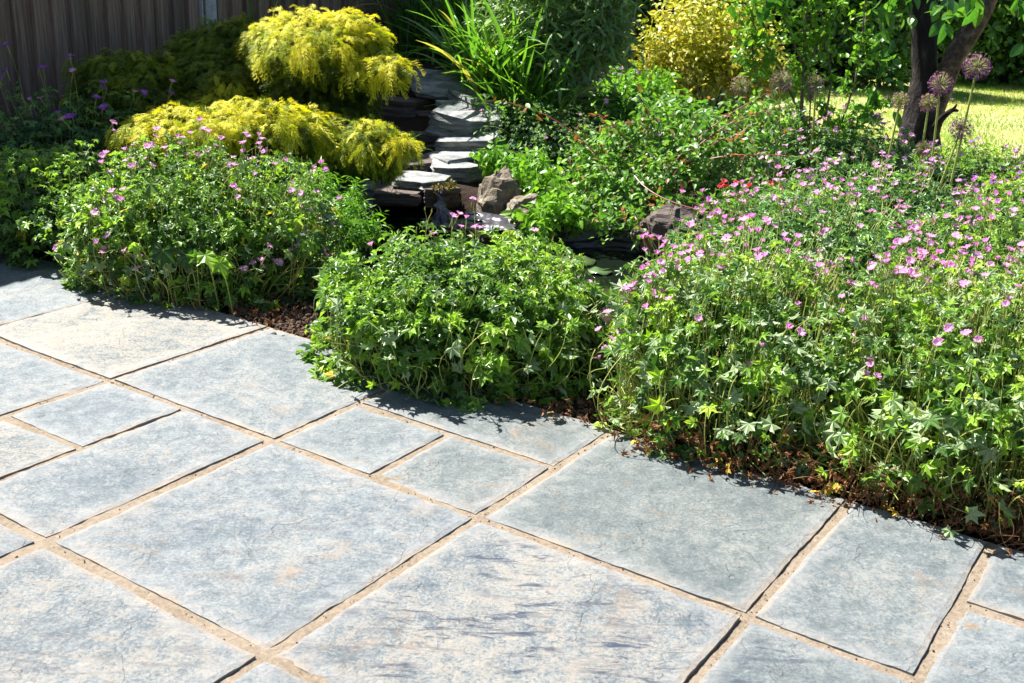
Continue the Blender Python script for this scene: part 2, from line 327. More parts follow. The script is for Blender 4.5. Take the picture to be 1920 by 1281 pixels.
# ------------------------------------------------------------------ flowers (shared meshes)
def flower_mesh(name, petal, seed, spread=.75, r=.0145, npet=5, notch=True):
    rng = np.random.default_rng(seed); A = Acc()
    for k in range(npet):
        a = k*2*math.pi/npet + rng.normal()*.06; sp_ = spread + rng.normal()*.1
        prof = [(0.0, 0.0, .0), (.35, .22, 1), (.8, .36, 1), (1.02, .26, 1), (.93, 0, 0)]
        V = []; 
        for t, wd, s_ in prof:
            rr = r*t*math.sin(sp_*(1 + .5*t)); z = r*t*math.cos(sp_*(1+.45*t)) + .3*r*(t > 0)*0
            ws = wd*r*1.25
            for sg in ((-1, 1) if wd > 0 else (0,)):
                V.append((rr*math.cos(a)-sg*ws*math.sin(a), rr*math.sin(a)+sg*ws*math.cos(a), z + abs(sg)*ws*.25))
        T = [(0, 2, 1), (1, 2, 4), (1, 4, 3), (3, 4, 7), (4, 6, 7), (3, 7, 5)]
        A.add(V, T, np.array([1, .8, .8, .35, .35, .15, .15, .3])*.9 + rng.uniform(0, .1), 0)
    # calyx and its stalk
    for k in range(5):
        a = k*2*math.pi/5+.3; c, s = math.cos(a), math.sin(a)
        A.add([(0, 0, -.003), (r*.28*c-.0016*s, r*.28*s+.0016*c, r*.12), (r*.28*c+.0016*s, r*.28*s-.0016*c, r*.12), (r*.5*c, r*.5*s, r*.42)], [(0, 1, 2), (1, 3, 2)], .4, 1)
    tubes(A, np.array([[(0, 0, .0), (0.001, 0.001, -.014), (.003, .0, -.034)]]), .0013, .0008, np.array([.4]), 4, 1)
    return mesh(name, np.vstack(A.V), np.vstack(A.T), [G[petal], G['stem']], np.concatenate(A.c), np.concatenate(A.m))
FL = {'pink': [flower_mesh('flower', 'pinkp', s, .45+.12*s) for s in range(4)],
      'pale': [flower_mesh('flower', 'pinkpale', 10+s, .5+.13*s) for s in range(4)],
      'violet': [flower_mesh('flower', 'violetp', 20+s, .8+.15*s) for s in range(3)],
      'red': [flower_mesh('flower', 'redp', 30+s, .7, .014, 7) for s in range(2)]}
def put_flower(kind, P, d, s, parent, rng, org):
    o = bpy.data.objects.new('flower', FL[kind][rng.integers(len(FL[kind]))]); C.objects.link(o); o.parent = parent
    o.location = tuple(np.asarray(P)-org); q = Vector(d).to_track_quat('Z', 'Y'); o.rotation_mode = 'QUATERNION'
    o.rotation_quaternion = q @ Matrix.Rotation(rng.uniform(0, 6.28), 3, 'Z').to_quaternion(); o.scale = (s, s, s)

# ------------------------------------------------------------------ the setting
def ground_z(x, y):
    z = .46*math.exp(-((x+.62)/.85)**2 - ((y-6.9)/1.0)**2) + .22*math.exp(-((x+1.3)/.6)**2-((y-5.3)/.6)**2)
    q = ((x-.04)/1.02)**2 + ((y-4.56)/.68)**2
    z += -.34*max(0., 1-q**1.5)
    q2 = ((x+.55)/.5)**2 + ((y-4.9)/.5)**2
    z += -.30*max(0., 1-q2**1.5) if q > .6 else 0
    j = ((x-O0[0])*E2[0] + (y-O0[1])*E2[1])/U
    if j > 1.9: z += .012*nz(x, y, 0, 6) + .008*nz(x, y, 3, 19) + .018*nz(x, y, 7, 2)
    z -= .016 + (.035 if j < 1.85 else 0)
    return z
def axis(lo, hi, a, b, step):
    mid_ = np.arange(a, b, step); l = a-np.geomspace(step, a-lo, 22)[::-1]; h = b+np.geomspace(step, hi-b, 22); return np.r_[l, mid_, h]
gx, gy = axis(-70, 70, -2.6, 4.0, .045), axis(-60, 90, 1.6, 8.0, .045)
GV = np.array([(x, y, ground_z(x, y)) for y in gy for x in gx]); nx_ = len(gx)
idx = np.arange(len(gy)*nx_).reshape(len(gy), nx_)
GT = np.stack([idx[:-1, :-1], idx[:-1, 1:], idx[1:, 1:], idx[1:, :-1]], -1).reshape(-1, 4)
tag(link('ground', mesh('ground', GV, GT, G['soil'], smooth=True)), 'dark bare soil under the planting', None, kind='structure')

# lawn
LP = [gp(1180, 185), gp(1330, 205), gp(1480, 235), gp(1620, 262), gp(1760, 300), gp(1830, 338), gp(1930, 352), (12, 5.4, 0), (14, 12.6, 0), gp(1920, 158), gp(1800, 150), gp(1600, 148), gp(1400, 145), gp(1250, 150)]
def inpoly(x, y, poly):
    c = False
    for k in range(len(poly)):
        x1, y1, x2, y2 = poly[k][0], poly[k][1], poly[k-1][0], poly[k-1][1]
        if (y1 > y) != (y2 > y) and x < (x2-x1)*(y-y1)/(y2-y1)+x1: c = not c
    return c
lx, ly = np.arange(.6, 14, .22), np.arange(5.2, 13.2, .22)
cells = [(i, j) for j in range(len(ly)-1) for i in range(len(lx)-1) if inpoly(lx[i]+.1, ly[j]+.1, LP)]
LV = [(x, y, .016+.012*nz(x, y, 0, 1.3)) for y in ly for x in lx]
LT = [(j*len(lx)+i, j*len(lx)+i+1, (j+1)*len(lx)+i+1, (j+1)*len(lx)+i) for i, j in cells]
tag(link('lawn', mesh('lawn', LV, LT, G['lawn'], smooth=True)), 'sunlit lawn with dry yellow patches', None, kind='structure')
rng = np.random.default_rng(5); A = Acc()
k = 90000; X = rng.uniform(1.0, 6.5, k); Y = rng.uniform(5.5, 12, k); ok = np.array([inpoly(a, b, LP) for a, b in zip(X, Y)]); X, Y = X[ok], Y[ok]; k = len(X)
dry = np.array([nz(a, b, 0, 1.1) for a, b in zip(X, Y)])
P = np.c_[X, Y, np.full(k, .012)]; tp = nrm(rng.normal(size=(k, 3))*[.5, .5, .1]+[0, 0, 1])
A.inst((np.array([(-.06, 0, 0), (.06, 0, 0), (0, 1, 0)]), np.array([(0, 1, 2)])), frames(nrm(rng.normal(size=(k, 3))*[1, 1, .2]), tp, rng.uniform(.025, .05, k)), P, np.clip(rng.uniform(0, .6, k)+np.where(dry > .02, .45, 0), 0, 1))
tag(A.build('grass_blades', G['grass']), 'short grass blades of the lawn', 'grass', kind='stuff')

# patio: mortar bed with slabs
rng = np.random.default_rng(3)
def quad(i0, i1, j0, j1, z, n=40):
    V = []; 
    for b in np.linspace(j0, j1, n+1):
        for a in np.linspace(i0, i1, n+1):
            p = grid(a, b); V.append((p[0], p[1], z + .0022*nz(p[0], p[1], 1, 30) + .001*nz(p[0], p[1], 5, 110)))
    I = np.arange((n+1)**2).reshape(n+1, n+1); return V, np.stack([I[:-1, :-1], I[:-1, 1:], I[1:, 1:], I[1:, :-1]], -1).reshape(-1, 4)
V, T = quad(-12, 8, -9, 1.94, -.0040, 420)
patio = tag(link('patio', mesh('patio', V, T, G['mortar'], smooth=True)), 'sandy mortar bed and joints of the slate patio', None, kind='structure')
#  i0 i1 j0 j1 : cream, green, streak, height mm
SL = [(-4, -2, 0, 1.96, .45, .25, .10, 0), (-6, -4, 0, 1.96, .95, .45, .0, 2), (-8, -6, 0, 1.96, .35, .15, .05, 0), (-2, -1, 0, 1, .15, .35, .1, 0), (-1, 0, 0, 1, .35, .7, .05, -1),
      (-2, 0, 1, 1.96, .15, .8, .0, 1), (0, 2, 0, 1.95, .25, .85, .10, 1), (2, 3, 0, 1.95, .32, .55, .12, 2), (3, 4.5, 1, 1.95, .2, .4, .15, 0), (3, 5, -.96, 1, .12, .3, .15, 0),
      (-6, -4, -2, 0, .42, .1, .05, 0), (-4, -3, -1, 0, .35, .1, .15, 1), (-4, -3, -2, -1, .9, .3, .0, 0), (-3, -2, -2, 0, .5, .1, .25, 2), (-2, 0, -2, 0, .50, .08, .35, 1),
      (0, 2, -2, 0, .80, .12, 1.0, 1), (2, 3, -2, 0, .2, .6, .75, 0), (3, 5, -3, -.96, .3, .4, .2, 0), (-2, 0, -4, -2, .72, .12, .5, 2), (0, 1, -4, -2, .4, .2, .2, 0), (1, 3, -4, -2, .4, .3, .3, 0),
      (-4, -2, -4, -2, .4, .2, .3, 0), (-6, -4, -4, -2, .5, .2, .2, 1), (-8, -6, -2, 0, .4, .3, .1, 0), (-8, -6, -4, -2, .6, .3, .1, 0), (5, 7, -1, 1, .3, .3, .2, 0), (4.5, 6.5, 1, 1.95, .3, .5, .1, 0), (3, 5, -5, -3, .3, .3, .2, 0), (5, 7, -3, -1, .3, .3, .2, 0),
      (-10, -8, 0, 1.95, .3, .2, .1, 0), (-10, -8, -2, 0, .3, .2, .1, 0), (-10, -8, -4, -2, .3, .2, .1, 0)]
SL += [(i, i+2, j, j+2, .4, .3, .2, 0) for i in range(-10, 7, 2) for j in (-6, -8)]
def slab(i0, i1, j0, j1, cr_, gn, st, hm):
    st_ = .0125; W_, H_ = (i1-i0)*U, (j1-j0)*U
    gl, gr_, gb, gt = [.0075 + rng.uniform(-.001, .003) for _ in range(4)]
    if i1 == -2 and j0 < 0: gr_ += .005
    if i0 == -2 and j0 < 0: gl += .004
    if j1 == -2: gt += .005
    if j0 == 0: gb += .002
    nxs, nys = max(4, int(W_/st_)), max(4, int(H_/st_)); sd_ = rng.uniform(0, 99)
    tx, ty = rng.normal(0, .0018, 2)
    V, rim = [], []
    def edge(t, w_, g0, g1):                                                # the slab's own (slightly wavy) outline
        return g0 + (w_-g0-g1)*t
    for b in range(nys+1):
        for a in range(nxs+1):
            ta, tb = a/nxs, b/nys
            x, y = edge(ta, W_, gl, gr_), edge(tb, H_, gb, gt)
            ex, ey = min(ta, 1-ta)*W_, min(tb, 1-tb)*H_; e = min(ex, ey)
            if a in (0, nxs): x += (1 if a == 0 else -1)*(.0004+.0030*abs(nz(y, sd_, 0, 25))+.007*max(0, nz(y, sd_, 4, 6)))
            if b in (0, nys): y += (1 if b == 0 else -1)*(.0004+.0030*abs(nz(x, sd_, 2, 25))+.007*max(0, nz(x, sd_, 6, 6)))
            p = O0 + E1*(i0*U+x) + E2*(j0*U+y)
            z = hm*.001 + .0022*nz(x, y, sd_, 5) + .0016*nz(x, y, sd_, 22) + tx*(ta-.5) + ty*(tb-.5)
            f = nz(x+sd_, y, 0, 7)                                          # cleft steps
            z += .0012*(1 if f > .12 else 0) + .0010*(1 if f < -.2 else 0)
            if e < st_*.5: z -= .0025
            V.append((p[0], p[1], z)); rim.append(e)
    nx1 = nxs+1; I = np.arange(len(V)).reshape(nys+1, nx1)
    T = list(map(tuple, np.stack([I[:-1, :-1], I[:-1, 1:], I[1:, 1:], I[1:, :-1]], -1).reshape(-1, 4)))
    loop = list(I[0, :]) + list(I[1:, -1]) + list(I[-1, -2::-1]) + list(I[-2:0:-1, 0])
    n0 = len(V)
    for q in loop: V.append((V[q][0], V[q][1], -.032)); rim.append(0)
    for q in range(len(loop)): T.append((loop[q], n0+q, n0+(q+1) % len(loop), loop[(q+1) % len(loop)]))
    tone = np.tile([cr_, gn, st, 1.], (len(V), 1))
    org = np.array(grid((i0+i1)/2, (j0+j1)/2).tolist()+[0])
    me = mesh('slab', np.array(V), T, G['slab'], smooth=False, extra={'tone': ('FLOAT_COLOR', tone), 'rim': ('FLOAT', rim)})
    link('slab', me, patio)
for s_ in SL: slab(*s_)

# pond water
n = 64; th = np.linspace(0, 2*np.pi, n, endpoint=False)
V = [(.0, 4.6, -.075)] + [(.02+1.02*math.cos(t)-.2*math.exp(-((t-2.6)/.6)**2), 4.64+.66*math.sin(t)+.22*math.exp(-((t-2.3)/.5)**2), -.075) for t in th]
tag(link('pond_water', mesh('pond_water', V, [(0, 1+i, 1+(i+1) % n) for i in range(n)], G['water'], smooth=True)), 'still dark pond water between the plants', None, kind='structure')

# ------------------------------------------------------------------ fence
KF = -3.62/U
def fence():
    rng = np.random.default_rng(8); A = Acc(); B0 = grid(KF, -9); f = thing('board_fence', 'weathered brown vertical feather-edge board fence behind the shrubs', 'fence', (*B0, 0))
    pitch = .100; n = 190
    for k in range(n):
        s0 = k*pitch; t0, t1 = .003, .032; wd = .115; h = 2.03+rng.normal()*.004; z0 = .13
        off = rng.normal()*.0015; ln = rng.normal()*.002
        c = []
        for z in (z0, h):
            for (s, d) in ((s0+ln*(z > 1), .0+off), (s0+wd, .0+off), (s0+wd, t0+off+.004), (s0, t1+off+.004)):
                p = B0+E2*s+E1*(d+.012*(k % 2)*0); c.append((p[0], p[1], z))
        A.add(c, [(0, 2, 1), (0, 3, 2), (4, 5, 6), (4, 6, 7), (2, 3, 7), (2, 7, 6), (1, 2, 6), (1, 6, 5), (3, 0, 4), (3, 4, 7), (0, 1, 5), (0, 5, 4)], rng.random())
    A.build('board_panel', G['wood'], f, org=(*B0, 0))
    def bar(name, m, s0, s1, d0, d1, z0, z1):
        c = []
        for z in (z0, z1):
            for s, d in ((s0, d0), (s1, d0), (s1, d1), (s0, d1)):
                p = E2*s+E1*d; c.append((p[0], p[1], z))
        A = Acc(); A.add(c, [(0, 2, 1), (0, 3, 2), (4, 5, 6), (4, 6, 7), (0, 1, 5), (0, 5, 4), (1, 2, 6), (1, 6, 5), (2, 3, 7), (2, 7, 6), (3, 0, 4), (3, 4, 7)], .3); A.build(name, m, f)
    bar('gravel_board', G['wood'], 0, n*pitch, -.02, .024, -.05, .128)
    for z in (.4, 1.1, 1.8): bar('rail', G['wood'], 0, n*pitch, -.05, -.003, z, z+.08)
    # posts: one shows at the front of the boards
    u0 = at(386, 40, 7.6); 
    for q in range(-3, 5):
        s = None
        for ss in np.arange(0, 20, .01):
            pp = B0+E2*ss; dx = pp-np.array([0, 0]); 
            if dx[0]/dx[1] > (at(386, 60, 5.)[0]/at(386, 60, 5.)[1]): s = ss; break
        s = s+q*2.4
        if s > 0: bar('post', G['post'], s-.05, s+.05, -.1, .034, 0, 2.08)
fence()

# ------------------------------------------------------------------ geraniums
def dome(rng, n, c, rx, ry, h, lo=-.05, shell=.26, rot=0.):
    """points in the outer layer of an uneven dome; returns points and outward directions"""
    out = []; sx, sy = rng.uniform(0, 50, 2)
    while len(out) < n:
        d = nrm(rng.normal(size=3)); 
        if d[2] < lo: continue
        b = 1 + .20*nz(d[0]*1.6+sx, d[1]*1.6+sy, d[2]*1.6, 1.6) + .10*nz(d[0]+sx, d[1]+sy, d[2], 6)
        r = b*(1-shell*rng.random()**1.6)
        z = abs(d[2])**.72*np.sign(d[2]); xy = d[:2]/max(1e-6, math.hypot(*d[:2]))*math.sqrt(max(0, 1-abs(d[2])**2.4))
        out.append((*(xy*r), max(z*r, .02), *d))
    a = np.array(out); ca, sa = math.cos(rot), math.sin(rot)
    x, y = a[:, 0]*rx, a[:, 1]*ry
    P = np.c_[c[0]+x*ca-y*sa, c[1]+x*sa+y*ca, (c[2] if len(c) > 2 else 0)+a[:, 2]*h]
    D = nrm(np.c_[(a[:, 3]*ca-a[:, 4]*sa), (a[:, 3]*sa+a[:, 4]*ca), a[:, 5]])
    return P, D
def geranium(label, c, rx, ry, h, n, flowers, seed, kind='pink', rot=0., leaf='geranium', lsize=(.023, .040), stems=260, pale=.12, fspread=None, tall=.05, yellow=.04, fsize=1.0, backs=.06, group='cranesbill geranium plants in flower', cat='plant', fdir=None, legs=0.):
    rng = np.random.default_rng(seed); z0 = ground_z(c[0], c[1])+.01; org = np.array([c[0], c[1], z0])
    t = thing('geranium_plant', label, cat, org, group)
    A = Acc()
    P, D = dome(rng, n, (c[0], c[1], z0), rx, ry, h, -.12, .28, rot)
    hz = (P[:, 2]-z0)/h
    # lumps: leave gaps
    keep = 1.3*np.array([nz(*(p*1.0), 13) for p in P]) + rng.normal(0, .10, len(P)) > np.where(hz < .45, -.02+(legs*.9 if legs > .2 else 0), -.2); P, D, hz = P[keep], D[keep], hz[keep]
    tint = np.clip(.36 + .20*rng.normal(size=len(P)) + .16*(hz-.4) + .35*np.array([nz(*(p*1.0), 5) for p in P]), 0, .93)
    yl = (rng.random(len(P)) < yellow*np.clip(1.4-2.2*hz, .1, 1.4)); tint[yl] = rng.uniform(.94, 1, yl.sum())
    sz = rng.uniform(*lsize, len(P))*np.where(hz > .6, .72, 1.06); fine = (hz > .55) & (rng.random(len(P)) < .75)
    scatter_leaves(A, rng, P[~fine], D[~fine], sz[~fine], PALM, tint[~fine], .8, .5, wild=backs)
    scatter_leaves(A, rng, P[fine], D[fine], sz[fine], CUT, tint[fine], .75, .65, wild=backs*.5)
    # inner leaves added to block light, tinted darker as shade inside the clump
    P2, D2 = dome(rng, n//2, (c[0], c[1], z0), rx*.72, ry*.72, h*.78, 0, .6, rot)
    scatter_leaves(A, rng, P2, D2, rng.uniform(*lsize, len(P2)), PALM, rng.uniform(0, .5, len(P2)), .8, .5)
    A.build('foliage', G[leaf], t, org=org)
    S = Acc()
    pick = rng.choice(len(P), min(stems, len(P)), replace=False); E = P[pick]
    base = np.c_[c[0]+(E[:, 0]-c[0])*rng.uniform(.35, .8, len(E)), c[1]+(E[:, 1]-c[1])*rng.uniform(.35, .8, len(E)), np.full(len(E), z0)] + rng.normal(0, .02, (len(E), 3))*[1, 1, 0]
    m_ = base*.5+E*.5 + rng.normal(0, .035, (len(E), 3)) + (np.array([0, 0, 1])*rng.uniform(-.02, .08, (len(E), 1)))
    tubes(S, bez(base, m_, E, 7), rng.uniform(.0010, .0021, len(E)), np.full(len(E), .0008), rng.uniform(.1, .8, len(E)))
    nf = flowers
    if nf:
        Pf, Df = dome(rng, nf*3, (c[0], c[1], z0), rx*.98, ry*.98, h, .12 if fspread is None else fspread, .08, rot)
        if fdir is not None:
            w_ = np.exp(1.6*((Pf[:, :2]-np.array(c[:2]))@np.array(fdir))/max(rx, ry)); 
        else: w_ = np.ones(len(Pf))
        w_ *= .2+np.clip(Df[:, 2], 0, .7)
        sel = rng.choice(len(Pf), nf, replace=False, p=w_/w_.sum()); Pf, Df = Pf[sel], Df[sel]
        top = Pf + Df*.012 + np.c_[rng.normal(0, .014, (nf, 2)), rng.uniform(.0, tall, nf)*np.clip(Df[:, 2]+.2, 0, 1)]
        # some flowers stand in twos and threes
        m3 = int(nf*.35); top[-m3:] = top[:m3] + rng.normal(0, .03, (m3, 3))
        st = Pf - Df*.06; st[-m3:] = top[:m3]-[0, 0, .05]
        mid2 = (top+st)/2 + rng.normal(0, .008, (nf, 3))
        dirs = nrm(Df*.5+np.array([0, 0, .9])+rng.normal(0, .36, (nf, 3))+np.array([0, -.12, 0]))
        tubes(S, bez(st, mid2, top-dirs*.003, 5), .0011, .0009, rng.uniform(.2, .6, nf))
        npart = min(nf, 100)
        order = np.argsort(top[:, 1]) if nf > 100 else np.arange(nf)
        for i in order[:npart]:
            put_flower(kind if rng.random() > pale else 'pale', top[i], dirs[i], rng.uniform(.75, 1.12)*fsize, t, rng, org)
        if nf > 100: flower_mass(top[order[npart:]], dirs[order[npart:]], kind, t, rng, org, fsize, 'flower')
        # buds and seed heads on thin stalks
        nb = nf//2+6; Pb, Db = dome(rng, nb, (c[0], c[1], z0), rx, ry, h, .15, .05, rot); tb = Pb + np.c_[rng.normal(0, .01, (nb, 2)), rng.uniform(.01, .05, nb)]
        tubes(S, bez(Pb-Db*.05, (Pb+tb)/2, tb, 4), .0010, .0008, rng.uniform(.2, .9, nb)); tubes(S, np.stack([tb, tb+[0, 0, .005], tb+[.001, 0, .011]], 1), .0026, .0006, rng.uniform(.6, 1, nb), 4)
    if legs:
        k = int((3300 if legs > .2 else 2600)*legs*rx/.4); an = rng.uniform(-2.9, .15, k); rr_ = rng.uniform(.80, 1.14 if legs > .2 else 1.12, k); z_ = .015+.24*rng.random(k)**1.1
        E2_ = np.c_[c[0]+np.cos(an)*rx*rr_, c[1]+np.sin(an)*ry*rr_, z0+z_]; E2_ = E2_[rng.random(k) < .62]; k = len(E2_)
        Dk = nrm(E2_-np.array([c[0], c[1], z0])); b_ = np.c_[c[0]+(E2_[:, 0]-c[0])*rng.uniform(.55, .95, k), c[1]+(E2_[:, 1]-c[1])*rng.uniform(.55, .92, k), np.full(k, z0)]
        mm = b_*.45+E2_*.55+np.c_[rng.normal(0, .06, (k, 2)), rng.uniform(-.01, .07, k)]; tubes(S, bez(b_, mm, E2_, 8), rng.uniform(.0013, .0024, k), np.full(k, .0010), rng.uniform(.3, .8, k), 4)
        sk = Acc(); lf = rng.random(k) < .55; ti2 = rng.uniform(.1, .85, k); yy = rng.random(k) < .04; ti2[yy] = rng.uniform(.94, 1, yy.sum())
        scatter_leaves(sk, rng, E2_[lf], Dk[lf], rng.uniform(.016, .034, lf.sum()), PALM, ti2[lf], .6, .6, wild=.35); sk.build('lower_leaves', G[leaf], t, org=org)
        q = rng.integers(0, len(P), int(1300*legs*rx/.4)); q = q[(hz[q] > .35) & (P[q, 1] < c[1]+ry*.2)]; e = P[q]; k = len(e)   # tall pale stems in front
        b_ = np.c_[c[0]+(e[:, 0]-c[0])*rng.uniform(.75, .98, k)+rng.normal(-.02, .03, k), c[1]+(e[:, 1]-c[1])*rng.uniform(.85, 1.04, k), np.full(k, z0)]
        tubes(S, bez(b_, (b_+e)/2+rng.normal(0, .04, (k, 3)), e, 9), rng.uniform(.0013, .0023, k), np.full(k, .0010), rng.uniform(.35, .75, k), 4)
    S.build('stems', G['stem'], t, org=org)
    return t
def flower_mass(P, D, kind, parent, rng, org, s, name):
    me = FL[kind][0]; nv = len(me.vertices); v = np.empty(nv*3, np.float32); me.vertices.foreach_get('co', v); v = v.reshape(-1, 3)
    tt = np.empty(len(me.polygons)*3, np.int32); me.loops.foreach_get('vertex_index', tt); tt = tt.reshape(-1, 3)
    ti = np.empty(nv, np.float32); me.attributes['tint'].data.foreach_get('value', ti)
    mi = np.empty(len(me.polygons), np.int32); me.polygons.foreach_get('material_index', mi)
    k = len(P); R = frames(D, unit(rng, k), rng.uniform(.75, 1.1, k)*s); R = R
    V = np.einsum('kij,nj->kni', R, v)+P[:, None, :]; T = tt[None]+np.arange(k)[:, None, None]*nv
    o = link(name, mesh(name, V.reshape(-1, 3)-org, T.reshape(-1, 3), list(me.materials), np.tile(ti, k), np.tile(mi, k)), parent); o['kind'] = 'stuff'

geranium('rounded pink-flowered geranium clump at the left, beside the shaded edge of the patio', (-1.07, 3.74), .475, .34, .49, 4000, 120, 11, 'pale', pale=.3, stems=260, yellow=.07, fdir=(-.3, -.3), lsize=(.020, .035), legs=.09)
geranium('leafy middle geranium clump spilling onto the slabs in front of the pond, few flowers', (-.15, 3.08), .43, .38, .37, 5200, 26, 12, 'pink', pale=.4, stems=260, yellow=.025, fdir=(-.2, 1.2), lsize=(.023, .040), tall=.09, legs=.08)
geranium('pink geranium with long pale stems over dry leaves, right of the middle clump', (.60, 2.82), .36, .42, .44, 3700, 175, 13, 'pink', stems=1000, yellow=.04, backs=.40, fdir=(0, .8), pale=.1, fsize=.98, legs=.35)
geranium('large front geranium at the right edge of the picture, densely covered in pink flowers', (1.17, 2.62), .49, .49, .45, 4600, 240, 14, 'pink', stems=1500, yellow=.03, backs=.42, fdir=(.2, 1.0), pale=.1, fsize=.98, legs=.4)
geranium('pink geranium behind the long-stemmed one, beside the dark boulder at the pond', (.95, 3.55), .44, .42, .43, 3000, 170, 15, 'pink', stems=150, fdir=(-.3, .3), leaf='geranium_cool')
geranium('pink geranium at the right edge, behind the densest front clump', (1.68, 3.55), .46, .46, .44, 3000, 190, 16, 'pink', stems=150, pale=.3)
geranium('pale-flowered geranium at the foot of the young shrub', (1.42, 4.45), .50, .44, .38, 2600, 100, 17, 'pale', stems=100, leaf='geranium_cool', fsize=1.1)
geranium('violet-tinted geranium under the allium heads at the right edge', (2.28, 4.6), .56, .45, .34, 2800, 180, 18, 'violet', pale=.5, stems=100, fsize=.98)
geranium('pale pink geranium beyond the young shrub, before the lawn', (1.62, 5.75), .52, .45, .38, 2200, 100, 19, 'pale', stems=60, leaf='geranium_cool', fsize=1.25)
geranium('pink geranium in the shade of the plum trunk', (2.40, 5.85), .36, .36, .27, 1800, 40, 20, 'violet', pale=.5, stems=60, fsize=1.2)
geranium('pink geranium far right at the edge of the lawn', (2.95, 5.0), .42, .32, .20, 1800, 60, 24, 'violet', pale=.4, stems=60, fsize=1.1)
geranium('shaded geranium by the fence with violet-pink flowers on tall thin stalks', (-1.9, 4.75), .5, .40, .46, 2600, 36, 21, 'violet', pale=.35, stems=200, tall=.26, fsize=1.35, leaf='geranium_cool', lsize=(.022, .038))
geranium('dark leafy geranium at the left edge of the picture, without flowers', (-1.68, 4.10), .38, .34, .38, 2400, 0, 22, stems=150, lsize=(.022, .036))
geranium('small geranium mat with grey-green leaves beside the stacked slate', (.12, 5.95), .42, .36, .30, 2000, 12, 23, 'pink', stems=50, leaf='geranium_cool', lsize=(.014, .024), fsize=1.1)

# ------------------------------------------------------------------ golden thread-leaf cypresses
def spray(seed, n=9, droop=.55, w=.017):
    """one feathery spray of length 1: a drooping axis with thread-like side shoots"""
    rng = np.random.default_rng(seed); V = []; T = []; c = []
    def axis_(t): return np.array([.05*math.sin(3*t), t*(1-.18*t), -droop*t*t])
    def blade(p, d, L, w_, t0, t1):
        i = len(V); side = nrm(np.cross(d, [rng.normal()*.3, rng.normal()*.3, 1.]))*w_
        q = p+d*L+np.array([0, 0, -.25*L*L*2])
        V.extend([p-side*.6, p+side*.6, (p+q)/2+side+[0, 0, .01], q, (p+q)/2-side]); T.extend([(i, i+1, i+2), (i, i+2, i+4), (i+4, i+2, i+3)]); c.extend([t0, t0, (t0+t1)/2, t1, (t0+t1)/2])
    for k in range(n):
        t = (k+.3)/n
        for sg in (-1, 1):
            p = axis_(t); L = (.42*(1-t)**.7+.10)*rng.uniform(.7, 1.15)
            d = nrm(np.array([sg*(.75+.2*rng.normal()), .8, .15*rng.normal()])); blade(p, d, L, w*rng.uniform(.8, 1.2), -.22+.1*t, .20)
            for m_ in range(2):
                pp = p+d*L*(.3+.3*m_); dd = nrm(d+np.array([-sg*.9, .5, .2*rng.normal()])); blade(pp, dd, L*.42, w*.8, -.1, .2)
    for k in range(5): blade(axis_(k/5), nrm(axis_((k+1)/5)-axis_(k/5)), .24, w*.8, -.25+.1*k, .1+.03*k)
    return np.array(V), np.array(T), np.array(c)
SPRAY = [spray(1), spray(2, 8, .9), spray(3, 10, .3)]
